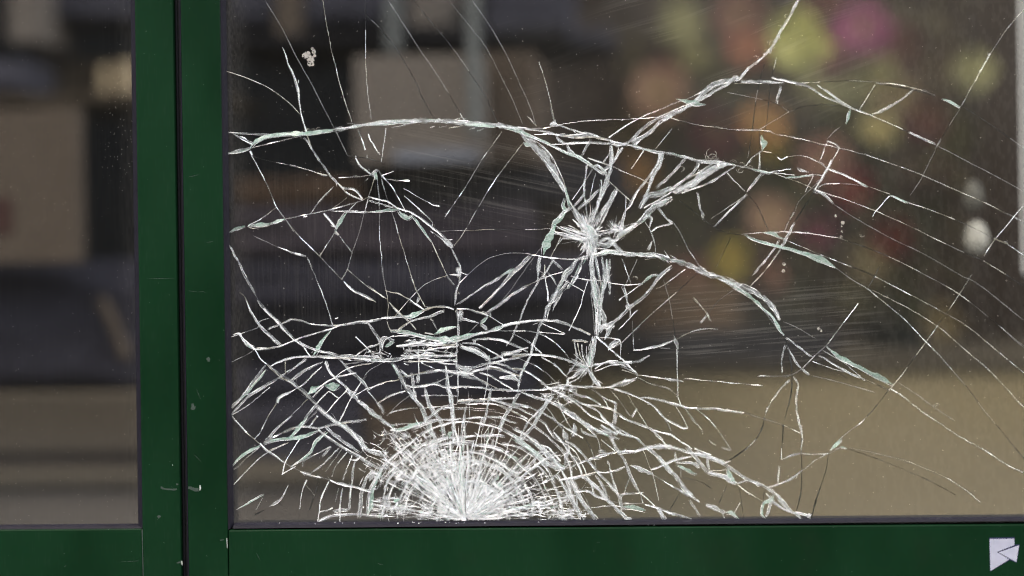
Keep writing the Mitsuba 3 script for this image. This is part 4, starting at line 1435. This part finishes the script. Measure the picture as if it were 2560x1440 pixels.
S14 880,985,8 898,1005,12 915,1018,13 938,1038,16 960,1053,14 985,1072,14
P7 813,904,9 827,935,5 860,964,7 880,987,12
W4 813,904 827,935 860,964 875,980
P9 847,895,9 871,922,8 904,953,9 920,978,7
H3 920,978 942,1004
P9 942,1004,5 955,1022,11 962,1034,8
P8 915,804,2 933,827,8 953,858,10 956,878,8
P8 950,880 958,845 985,852
G8 963,868,9 985,852,7
W4 956,868 962,850 985,838
P6 578,1020,9 607,989,5 638,947,5 664,911,4
W3 578,1020 607,989 638,950 664,914
P8 578,1038,4 620,993,6 653,971,9 713,935,5
W3 580,1038 627,1007 675,967,4
W3 611,989 653,971
G5 667,924 627,971 600,1000
P7 716,933 738,918,4 767,896,9
H3 713,904 713,920 714,934
W7 693,1007,12 702,993,10 738,973,2
W4 738,972 760,960 780,938,6 804,916,3
P6 724,955 751,933,9 780,918 807,904,5
H3 691,1009 671,1040 649,1084
W4 649,1084,5 636,1098,3
W3 769,998 738,1029,2 693,1069,4 664,1100,7
P6 793,1009 771,1035 751,1064
W5 771,984 804,964 838,944 889,933
G15 766,988,4 784,973,15 804,964,6
G18 812,962,6 835,966,22 850,962,10
W4 782,993 809,964
W3 791,1009 822,978
W4.5 822,978 847,996
W4 813,1035 844,1000 871,971
W4 849,1053 875,1000 898,964 920,930 960,904,3
W4 862,911 920,902
W4 838,944 871,920 927,909
P14 868,970,4 878,985,18 896,990,16
W4 889,987 920,971 960,958,3
G11 784,888,16 791,876,14 811,844,6 831,820,3
W4 889,891 916,871 949,858,8
W5 889,842,6 916,869,3 936,890,4
W4 580,1040,4 616,1081,6
H3 616,1081 649,1109
W4.5 649,1109 673,1129,6 713,1158,4
H2.4 713,1158 751,1178
W8 751,1178,6 780,1189,9 802,1193,5
H3 802,1193 825,1200
W7 825,1200,4 849,1211,9 882,1218,8 905,1225,6 927,1231,3
G8 580,1164,4 607,1138,8 653,1113,6
W3 584,1173 649,1117
H3 584,1211 633,1160 667,1133 720,1107
G12 658,1109,8 698,1098,10 749,1093,10 796,1076,9
W6 660,1107,5 700,1085,5 744,1068,7 796,1071,6 838,1062,8 916,1049,7
P5 664,1104,7 693,1071,5 731,1040,2
G8 724,1093 749,1067,9 769,1040,3
W3 753,1064 780,1040 800,1015
W4 771,1069 795,1040,5
W10 796,1073,9 818,1091,10 856,1115,10 893,1138,11 938,1164,11 958,1173,10
P9 810,1065 840,1090 880,1118 900,1130
G8 820,1080,11 791,1104,9 782,1122,7 773,1135,6 727,1169,3
W4 778,1138 758,1155 755,1167
W4 727,1168 762,1150 827,1116,6
H3 751,1095 716,1151 707,1184
W3 705,1186 740,1165
H3 671,1127 720,1107
P5 827,1118 804,1142
P4 849,1120 804,1164 776,1182
W3 856,1120 813,1180,2
W3.5 867,1131 840,1164 829,1191,5
W3.5 880,1138 856,1200
P6 889,1151 880,1196 873,1276
W6 873,1149,3 890,1151,7 900,1140
W3.5 767,1200 756,1224,4 749,1273,2
K3 800,1196 787,1236 773,1276
W4 822,1204 804,1244,6 797,1282,3 794,1304
H3 847,1220 838,1255
W4 856,1220 851,1262,5 850,1304
W4.5 878,1213 873,1247
P11 933,1173,6 907,1218,9 898,1296,11
G12 958,1173,13 942,1196,12 929,1229,12 927,1262,12 915,1290,10
P9 933,1180 927,1195 922,1203,2
W9 796,1304,9 827,1289,8 871,1284,9 916,1287,8 950,1292,8
P9 831,1280 850,1276 871,1273
W4 798,1281,6 815,1276 831,1269,7
G7 660,1236,7 633,1251,5 591,1276,1
P4 722,1211,2 707,1240,4 689,1258,7 673,1264,4
K6 658,1276,4 637,1287,8
H2.6 696,1256 704,1264
H2.4 657,1244 640,1276
H2.4 760,1207 787,1238
S16 1280,1091,15 1313,1113,15 1347,1138,16 1376,1164,15 1413,1175,15
G12 1290,1098 1330,1125 1360,1155
S15 1335,1107,10 1364,1133,14 1387,1158,15 1413,1173,14
W6 1302,1091 1335,1108 1369,1118 1380,1129 1402,1153
W6 1384,1082 1404,1104 1420,1127 1436,1149,4 1449,1171 1458,1196
W8 1413,1102 1440,1120 1467,1149 1493,1180 1524,1213 1547,1236
P13 1420,1109,5 1418,1129,12 1411,1164,5
S10 1435,1040,9 1480,1069,10 1524,1091,9
P9 1524,1091 1547,1129 1564,1158 1576,1191 1598,1229,7
W4 1598,1229 1624,1253 1644,1273
P8 1644,1273 1662,1300
W7 1502,1040 1547,1080 1591,1095 1613,1115
P9 1613,1115 1644,1140 1680,1182
P12 1644,1142 1667,1169 1691,1191,12 1711,1222,13 1733,1244,9 1749,1256,4
W3 1644,1142 1667,1167 1691,1188 1711,1216
W5 1549,1040 1569,1051 1627,1073 1644,1091 1667,1113,3
W5 1631,1075 1653,1080 1680,1089 1709,1107 1731,1122
S9 1422,1173,5 1449,1158,8 1476,1149,8 1507,1138,11 1544,1129,9
S12 1544,1133,12 1587,1127,12 1613,1120,11 1647,1118,14 1678,1117,14
S13 1640,1120,14 1669,1116,12 1713,1129,10 1735,1133,11
W7 1620,1118 1647,1115 1680,1114
W9 1735,1133 1767,1138 1796,1151,9 1811,1160
P12 1735,1135 1767,1142 1796,1152 1811,1160
P9 1811,1160 1840,1180 1873,1200 1913,1218 1938,1233
W4 1811,1160 1840,1178 1873,1198 1913,1216 1938,1232
P14 1935,1233,5 1950,1248,14 1966,1268,12 1980,1280,6
W4 1938,1233 1960,1253 1980,1278 2004,1296
W3 1925,1238 1945,1262 1980,1284
G8 1985,1280 2004,1296,5
P11 1989,1280 2010,1286,12 2027,1291,12
W4 1989,1280 2027,1289
W5 1736,1120 1778,1138
P9 1715,1115 1736,1140 1760,1169 1769,1182
P8 1767,1138,11 1771,1178,5
P11 1769,1182 1813,1193,12 1824,1204,12 1842,1209,7
W4 1769,1182 1813,1190 1842,1208
W5 1773,1178 1813,1175,3 1820,1173
G15 1818,1169,10 1829,1196,14 1842,1209,4
W5 1842,1209 1871,1200
W4 1844,1211,6 1867,1229,4 1907,1253,2
P9 1873,1200 1900,1214
W7 1627,1175,7 1650,1167 1680,1155,8 1713,1144,7 1729,1141
P9 1689,1156 1729,1158 1749,1169,11
P7 1687,1129,3 1689,1155,7
G12 1691,1160,7 1713,1173,10 1742,1187,12
W6 1916,1233 1931,1251 1951,1269 1987,1284
G11 1936,1236,5 1929,1251,12 1909,1260,8 1904,1284,9 1913,1296,7
P8 1929,1252 1916,1293
K3 1911,1224 1907,1262
W8 1398,1200,6 1453,1189,10 1491,1180,8
W7 1493,1180 1524,1180,6 1562,1167,8
P14 1575,1164,4 1600,1173,14 1629,1185,8
W4 1575,1164 1600,1168 1629,1183
H3 1629,1185 1660,1203
W5 1660,1203,3 1702,1227,6 1722,1242,4
P11 1458,1191 1491,1218 1518,1249 1542,1273 1569,1300
W4 1458,1191 1491,1220 1518,1250 1542,1275 1569,1300
P10 1489,1187,4 1511,1222,9 1520,1250,12
P6 1520,1151,5 1529,1187 1542,1229 1551,1247,10 1553,1282,11
P8 1496,1130 1516,1128
W6 1436,1229 1469,1229,7 1493,1242 1520,1251
W3.4 1462,1218 1524,1215
W4 1549,1238 1569,1235,6 1609,1231,4
W4 1556,1242 1576,1191
H3 1520,1251 1558,1258 1609,1258
W6 1611,1262,5 1640,1270,8 1680,1285,8 1729,1298,5
W5 1478,1269,4 1531,1264,4 1555,1267
G14 1555,1267,12 1591,1269,15 1615,1276,10
P9 1562,1296 1580,1300
P12 1422,1196 1447,1240 1469,1273 1493,1300
P11 1391,1184 1418,1229 1436,1262 1453,1296
W5 1422,1196 1447,1238 1469,1271
W5 1405,1180 1425,1225 1445,1270 1460,1300
W4 1435,1200 1460,1240 1485,1290
W4 1470,1195 1480,1222,3 1487,1240
W4 1600,1233 1607,1258
H2.6 1453,1078 1480,1129 1491,1173
W4 1473,1064 1494,1098 1502,1133
W3 1502,1100 1538,1127
W4 1453,1070 1457,1082,8 1492,1094,5
H2.4 1609,1127 1633,1191 1647,1251
W4 1702,1173 1702,1193
K2.2 1704,1193 1751,1204 1780,1222
K3 1818,1211 1796,1262
P5 1724,1249 1751,1293
P7 1762,1260,9 1785,1266 1800,1276,10 1813,1282
W5 1765,1264 1800,1278
G11 1813,1282,8 1829,1281,12 1849,1298,6
W4 1804,1280 1811,1297
K2.6 1700,1231 1667,1289
P8 1644,1271 1664,1298
K2 1849,1222 1853,1253 1860,1296
H2.6 1851,1256 1836,1282
W5 1953,1149,3 1984,1136,6 2000,1134,5
W4 1773,1100,2 1780,1107,6 1791,1113,3
W4 1804,1118 1827,1125
S14 1505,640,8 1512,700,14 1502,760,12 1496,830,8
S12 1462,640 1440,690 1418,722,7
S16 1486,690,10 1494,740,16 1498,790,14 1494,838,12
P10 1497,760,5 1512,800,11 1500,832,5
S14 1500,560,8 1520,520,10 1545,475,5
W3 1490,640 1500,700 1496,760 1492,830
W3 1474,650 1478,720 1484,800 1487,838
P9 1420,700,4 1398,740,10 1380,780,6
"""
built = []
for i, line in enumerate(SURVEY.strip().splitlines()):
    head, *rest = line.split()
    st, w = head[0], float(head[1:] or 3)
    pts = [tuple(float(c) for c in q.split(',')) for q in rest]
    pts = [(q[0], q[1], q[2] if len(q) > 2 else w) for q in pts]
    built.append((st, build_crack(st, pts, np.random.default_rng(1000 + i))))


# the crushed zones: short strands and arcs round the two points of impact
def crushed(cx, cy, rad, n, g, a0, a1, ring=.35, dens=1.6, squash=1.0, o=None):
    bag = Bag()
    for _ in range(n):
        r = rad * g.random() ** dens
        a = g.uniform(a0, a1)
        c = np.array([cx + r * math.cos(a), cy - squash * r * math.sin(a)])
        if o is not None:
            a = math.atan2(o[1] - c[1], c[0] - o[0])
        if g.random() < ring:
            d = np.array([-math.sin(a), -squash * math.cos(a)])
        else:
            d = np.array([math.cos(a), -squash * math.sin(a)])
        th = g.normal(0, .16)
        d = np.array([d[0] * math.cos(th) - d[1] * math.sin(th), d[0] * math.sin(th) + d[1] * math.cos(th)])
        L = g.uniform(8, 34) * (.6 + .6 * r / rad)
        t = np.linspace(-.5, .5, max(3, int(L / 4)))[:, None]
        q = c + d * L * t + np.array([-d[1], d[0]]) * (g.normal(0, .05) * L * (t * t - .1))
        ribbon(bag, g.choice(list('WWWWWMPP')) if g.random() < .97 else 'K', q, g.uniform(.7, 2.3), g)
        if g.random() < .3:
            chips(bag, q[:1], np.array([4.]), g, 1, g.uniform(2, 7), 'WMP')
    return bag


def arc(cx, cy, rx, ry, a0, a1, w, g, gaps=.25):
    bag = Bag()
    a = math.radians(a0)
    while a < math.radians(a1):
        b = a + g.uniform(.15, .5)
        if g.random() > gaps:
            t = np.linspace(a, b, max(3, int((b - a) * rx / 4)))
            k = 1 + g.normal(0, .02) + g.normal(0, .022) * np.linspace(-1, 1, len(t)) + wander(len(t), .010, 6, g)
            q = np.stack([cx + rx * k * np.cos(t), cy - ry * k * np.sin(t)], 1)
            q = q[q[:, 1] < 1304]
            if len(q) > 3:
                ww = np.full(len(q), w * g.uniform(.6, 1.2))
                ribbon(bag, 'P', q, ww, g)
                ribbon(bag, 'W', q + [0, g.choice([-1, 1]) * w * .4], ww * .35, g)
                strands(bag, q, ww * 1.6, g, 3, 12, 45, 'WWMP', (.6, 1.5))
                chips(bag, q, ww, g, .06, 4, 'WMP')
        a = b
    return bag


def spokes(cx, cy, r0, r1, a0, a1, n, g, wid=(1.0, 3.0), squash=1.0):
    bag = Bag()
    for _ in range(n):
        a = math.radians(g.uniform(a0, a1))
        s, e = r0 * g.uniform(.6, 1.4), r1 * g.uniform(.45, 1.1)
        t = np.linspace(s, max(s + 10, e), max(4, int((e - s) / 4)))
        b = a + wander(len(t), .05, 9, g)
        q = np.stack([cx + t * np.cos(b), cy - squash * t * np.sin(b)], 1)
        q = q[q[:, 1] < 1304]
        if len(q) > 3:
            ribbon(bag, g.choice(list('WWWMPPG')), q, g.uniform(*wid), g)
    return bag


g = np.random.default_rng(77)
crush = []
CX, CY = 1163, 1300
for rx, ry, w, a0, a1, dx in ((98, 97, 7, 22, 160, 6), (160, 152, 6, 14, 120, -4), (204, 196, 7, 60, 176, -6), (226, 214, 6, 5, 110, 8), (275, 258, 5, 6, 105, 4)):
    crush.append(arc(CX + dx, CY, rx, ry, a0, a1, w, g, .1 if rx < 230 else .3))
crush.append(arc(CX + 6, CY, 98, 97, 30, 150, 5, g, 0))
# the solid white heart, then looser clusters along the main rays
crush.append(crushed(CX - 6, CY, 108, 950, g, .01, math.pi - .01, .12, .75))
for cx, cy, rad, n, sq in ((1118, 1176, 84, 520, .62), (960, 1125, 60, 60, .8), (1010, 1095, 50, 50, .7), (935, 1190, 45, 40, .9), (1190, 1150, 70, 60, .4), (1390, 1160, 60, 40, .6), (1085, 1120, 50, 120, .9), (1010, 1190, 75, 150, .8), (985, 1270, 60, 170, .5), (1350, 1260, 95, 260, .45), (1290, 1185, 70, 90, .6), (1420, 1285, 55, 130, .3), (1240, 1250, 65, 200, .7)):
    crush.append(crushed(cx, cy, rad, n, g, 0, 2 * math.pi, .45, .8, sq, (CX, CY)))
crush.append(spokes(CX, CY, 8, 125, 2, 178, 130, g, (.9, 2.4)))
for _ in range(150):                                    # loose flakes
    a, r = g.uniform(.05, 3.1), g.uniform(95, 260)
    q = np.array([[CX + r * math.cos(a), CY - .95 * r * math.sin(a)]])
    b = Bag()
    chips(b, q, np.array([3.]), g, 1, g.uniform(5, 13), 'WPPMG')
    crush.append(b)
for _ in range(34):                                     # rays of several strands
    a = g.uniform(4, 176)
    r0 = g.uniform(85, 130)
    crush.append(spokes(CX + g.normal(0, 3), CY, r0, r0 + g.uniform(60, 150), a - 1.6, a + 1.6, 4, g, (.8, 3)))
crush.append(spokes(CX, CY, 130, 300, 10, 170, 40, g, (.7, 2)))


def long_arc(r, a0, a1, w, sq):
    bag = Bag()
    t = np.linspace(math.radians(a0), math.radians(a1), int(r * math.radians(a1 - a0) / 5))
    k = 1 + wander(len(t), .032, 14, g) + wander(len(t), .008, 4, g)
    for o, ww, m in ((0, w, 'W'), (w * .9, w * .9, 'P'), (-w * .8, w * .35, 'W'), (w * 1.5, w * .3, 'W')):
        q = np.stack([CX + (r * k + o) * np.cos(t), CY - sq * (r * k + o) * np.sin(t)], 1)
        q = q[q[:, 1] < 1304]
        i = 0
        while i < len(q) - 3:
            j = min(len(q), i + int(g.uniform(8, 40)))
            if g.random() < (.62 if r > 180 else .82):
                ribbon(bag, m, q[i:j], ww * g.uniform(.7, 1.2), g)
            i = j - 1 + int(g.uniform(0, 5) * (m == 'P' or g.random() < .25))
    return bag


for r, a0, a1, w, sq in ((97, 24, 158, 3.4, 1.0), (126, 6, 160, 2.6, .98), (150, 12, 174, 3.0, .97), (173, 6, 172, 2.6, .96), (197, 8, 176, 3.2, .97), (221, 5, 150, 2.8, .97), (244, 22, 176, 3.0, .98), (268, 6, 120, 2.4, .96), (294, 8, 96, 2.2, .95), (322, 10, 80, 2.0, .94)):
    crush.append(long_arc(r, a0, a1, w, sq))
for i in range(38):                                     # unbroken rays from the pit to the web above
    a = math.radians(5 + 170 * (i + g.uniform(-.35, .35)) / 37.5)
    t = np.arange(g.uniform(14, 60), g.uniform(170, 300), 5.)
    b = a + wander(len(t), .025, 12, g)
    q = np.stack([CX + t * np.cos(b), CY - .97 * t * np.sin(b)], 1)
    q = q[q[:, 1] < 1304]
    if len(q) > 4:
        bg_ = Bag()
        w = g.uniform(1.4, 3.2)
        ribbon(bg_, 'W', q, w, g)
        if g.random() < .6:
            ribbon(bg_, 'P', q + [w * .9, w * .3], w * 1.3, g)
        crush.append(bg_)
crush.append(crushed(1474, 588, 30, 150, g, 0, 2 * math.pi, .1, .8, 1.5))
crush.append(spokes(1478, 592, 6, 74, 70, 128, 9, g, (.7, 2.0)))
crush.append(spokes(1474, 596, 10, 90, 152, 192, 9, g, (.7, 2.0)))
crush.append(spokes(1482, 610, 8, 110, 258, 284, 12, g, (.7, 2.2)))
crush.append(crushed(1540, 575, 26, 70, g, 0, 2 * math.pi, .1, .8, .8))
crush.append(spokes(1473, 920, 4, 50, 80, 240, 26, g, (.8, 2.2)))
crush.append(crushed(1075, 868, 75, 110, g, 0, 2 * math.pi, .95, .7, .4))
crush.append(crushed(1400, 985, 50, 90, g, 0, 2 * math.pi, .5, .7, .6))
crush.append(crushed(945, 890, 36, 50, g, 0, 2 * math.pi, .5, .7, .5))

holder = pane_r
order = sorted(range(len(built)), key=lambda i: -built[i][1].area)
for n, i in enumerate(order[:292]):
    k = key_for('crack', holder)
    for j, (m, me) in enumerate(built[i][1].meshes()):
        scene[f'{k}__{j + 1}'] = mikit.ply(me, MATS[m])


def pooled(name, bags, label):
    k = key_for(name, holder)
    by = {}
    for b in bags:
        for m, me in b.meshes():
            by.setdefault(m, []).append(me)
    for j, (m, ms) in enumerate(by.items()):
        scene[f'{k}__{j + 1}'] = mikit.ply(cat(ms), MATS[m])
    labels[k] = {'kind': 'stuff', 'label': label}


pooled('fine_cracks', [built[i][1] for i in order[292:]], 'fine hair cracks across the pane')
pooled('crushed_glass', crush, 'crushed white glass at the points of impact')


# crumbs of glass caught on the gasket under the impact
g = np.random.default_rng(31)
cr = []
for _ in range(46):
    q0 = np.array([1190 + 190 * g.normal(), g.uniform(1305, 1312)])
    o = lift(q0[None], np.array([0.]))[0]
    o[2] = at(q0[0], q0[1], -.004)[2]
    m = trimesh.creation.icosphere(0, .0005 * g.uniform(.8, 2.4))
    m.vertices = m.vertices * g.uniform(.5, 1.3, (len(m.vertices), 1)) + [o[0], -.0058 + .0009 * g.normal(), o[2]]
    cr.append(m)
k = add('glass_crumbs', cat(cr), 'glass_frost', right)
labels[k] = {'kind': 'stuff', 'label': 'tiny crumbs of glass on the bottom gasket'}


# air bubbles between the plies along the cracks
def ring(px, py, r, w, sq=1.0, turns=1.0, a0=0.0):
    bag = Bag()
    gg = np.random.default_rng(int(px * 7 + py))
    t = np.linspace(a0, a0 + 2 * np.pi * turns, 22)
    q = np.stack([px + r * np.cos(t), py + r * sq * np.sin(t)], 1)
    ribbon(bag, 'H', q, w * (.8 if r > 9 else .6), gg, taper=turns < 1)
    return bag


BUB = [(1928, 108, 9), (1889, 149, 10), (1967, 40, 5), (1949, 68, 5), (1838, 195, 8), (1914, 130, 6), (1872, 172, 6), (1860, 196, 6), (1780, 392, 16), (1781, 384, 15), (1782, 396, 12), (1833, 408, 9),
       (1854, 414, 8), (1850, 425, 8), (1805, 401, 6), (1875, 416, 6), (772, 326, 5), (783, 325, 4), (797, 323, 5), (760, 327, 5), (1145, 673, 6), (1144, 696, 5), (1143, 735, 6), (1148, 782, 10), (1081, 796, 6),
       (2342, 1017, 9), (2155, 587, 6), (1703, 423, 8), (1588, 696, 6), (1349, 690, 12), (1405, 955, 18), (1700, 1136, 8)]
for px, py, r in BUB:
    bs = [ring(px, py, r, 1.3, .9, .55, px % 5), ring(px + 1, py + 1, r * .62, 1.0, .85, .5, px % 6)]
    bk_ = Bag()
    add('bubble', cat([me for b in bs for m, me in b.meshes()]), 'hair_light', holder)


# dried paint splash and small smears on the pane
def blob(cs, seed, holes=0.0, y=-2.6):
    gg = np.random.default_rng(seed)
    u = unary_union([Point(x + gg.normal(0, .8), yy + gg.normal(0, .8)).buffer(r * gg.uniform(.7, 1.1), 5) for x, yy, r in cs for _ in range(3)])
    x0, y0, x1, y1 = u.bounds
    u = u.difference(unary_union([Point(gg.uniform(x0, x1), gg.uniform(y0, y1)).buffer(gg.uniform(.6, 2.0) * holes, 4) for _ in range(int(26 * holes) + 1)]))
    ms = []
    for gm in getattr(u, 'geoms', [u]):
        if gm.area > .8:
            m = trimesh.creation.extrude_polygon(gm.simplify(.25), .4, engine='earcut')
            v = lift(np.array(m.vertices[:, :2]), np.zeros(len(m.vertices)))
            v[:, 1] = (y + m.vertices[:, 2] * .5) * .001
            ms.append(trimesh.Trimesh(v, m.faces[:, ::-1], process=False))
    return cat(ms)


k = add('paint_splash', blob([(764, 140, 7), (775, 147, 8), (781, 152, 6), (786, 130, 5), (782, 122, 3), (775, 160, 5), (783, 162, 4), (770, 136, 6), (787, 140, 4)], 3, 1.0), 'splat', holder)
labels[k] = {'label': 'dried whitish paint splash'}
for cs, sd in (([(1755, 1082, 3.5)], 4), ([(2089, 540, 3), (2107, 556, 4), (2104, 566, 2)], 5), ([(2104, 578, 3), (2102, 592, 3)], 6), ([(1960, 660, 4), (1958, 678, 4)], 7),
               ([(2047, 822, 4), (2052, 826, 3)], 8), ([(1745, 1014, 2.5)], 9), ([(1871, 868, 2.5)], 10), ([(1573, 290, 3)], 12)):
    add('paint_splash', blob(cs, sd, .8), 'splat', holder)


# ------------------------------------------------------------------ scuffs on the paint and the sticker on the rail
def patch(poly, Y, th, m, parent, name, seed=None, rough=0.0):
    P = np.array(poly, float)
    if rough:
        gg = np.random.default_rng(seed)
        n = len(P)
        out = []
        for i in range(n):
            a, b = P[i], P[(i + 1) % n]
            for t in (0, .33, .66):
                out.append(a + (b - a) * t + gg.normal(0, rough, 2))
        P = np.array(out)
    pg = Polygon(P).buffer(0)
    ms = []
    for gm in getattr(pg, 'geoms', [pg]):
        q = trimesh.creation.extrude_polygon(gm, 1.0, engine='earcut')
        v = np.array([at(x, y, Y) for x, y in q.vertices[:, :2]])
        v[:, 1] = Y - q.vertices[:, 2] * th
        ms.append(trimesh.Trimesh(v, q.faces, process=False))
    return add(name, cat(ms), m, parent)


patch([(401, 1217), (405, 1216), (410, 1220), (430, 1222), (442, 1221), (442, 1225), (425, 1226), (408, 1224), (402, 1221)], YF, .0001, 'scuff', left, 'scuff', 1, .5)
patch([(440, 1210), (445, 1208), (446, 1212), (441, 1214)], YF, .0001, 'scuff', left, 'scuff', 2, .6)
patch([(470, 1217), (480, 1216), (486, 1220), (496, 1220), (497, 1229), (486, 1228), (478, 1224), (470, 1222)], YF, .0001, 'scuff', right, 'scuff', 3, .5)
patch([(499, 1213), (502, 1213), (503, 1220), (501, 1227), (498.5, 1226), (499, 1219)], YF, .0002, 'chip_white', right, 'paint_chip', 4, .4)
patch([(441, 1407), (447, 1404), (454, 1401), (456, 1412), (454, 1412), (452, 1408), (443, 1409)], YF, .0001, 'scuff', left, 'scuff', 5, .5)
patch([(453.5, 1402), (455.5, 1402), (456.5, 1413), (454.5, 1412)], YF, .0002, 'chip_white', left, 'paint_chip', 6, .3)
patch([(549, 1350), (553, 1349), (560, 1349), (560, 1350.5), (552, 1351.5)], YF, .0002, 'scuff', right, 'scuff', 7, .3)
patch([(566.6, 1345), (568, 1345), (568.6, 1370), (567.4, 1370)], YF, .0002, 'chip_white', right, 'paint_chip', 8, .2)
patch([(517, 895), (522, 892), (527, 896), (524, 900), (527, 904), (520, 905), (519, 900), (515, 898)], YF, .0001, 'scuff', right, 'scuff', 9, .8)
patch([(478, 1010), (483, 1008), (487, 1018), (490, 1016), (489, 1022), (480, 1026), (476, 1020), (480, 1016)], YF, .0001, 'scuff', right, 'scuff', 10, .9)
patch([(392, 1290), (398, 1288), (402, 1292), (396, 1296)], YF, .0001, 'scuff', left, 'scuff', 11, .8)
patch([(430.5, 1162), (432.5, 1162), (432.5, 1164), (430.5, 1164)], YF, .0001, 'chip_white', left, 'paint_chip', 12, .1)
for i, (a, b) in enumerate((((470, 727), (495, 729)), ((497, 728), (516, 731)), ((515, 606), (535, 604)), ((362, 697), (440, 696)), ((483, 1134), (504, 1155)), ((470, 443), (500, 436)), ((502, 1000), (490, 970)),
                            ((940, 1408), (958, 1412)), ((640, 1380), (652, 1404)), ((1490, 1356), (1500, 1355)), ((160, 1418), (167, 1412)), ((300, 1405), (350, 1402)))):
    a, b = np.array(a, float), np.array(b, float)
    d = (b - a) / np.linalg.norm(b - a)
    nn = np.array([-d[1], d[0]]) * .55
    par = left if a[0] < 450 else right
    patch([a, (a + b) / 2 + nn, b, (a + b) / 2 - nn], YF, .0001, 'scuff', par, 'scuff', 40 + i, .15)
# grime in the mitre joints
patch([(354.4, 1323), (356.4, 1323), (358.6, 1440), (356.6, 1440)], YF, -.0003, 'scuff', left, 'joint_dirt', 60, .4)

stk = thing('sticker', 'white angular sticker with navy edge on the green bottom rail at the lower right', 'sticker')
patch([(2473, 1344), (2536.5, 1343), (2537, 1361.5), (2549, 1361), (2542, 1407), (2525, 1400), (2475, 1429)], YF, .0002, 'sticker_navy', stk, 'backing')
patch([(2474, 1347.2), (2535.6, 1346.6), (2536, 1362.6), (2492.6, 1380), (2523, 1398.6), (2475.8, 1427.5)], YF - .0002, .0001, 'sticker_white', stk, 'emblem')
patch([(2547.7, 1363), (2496.5, 1380.8), (2541, 1405.4)], YF - .0002, .0001, 'sticker_white', stk, 'emblem')
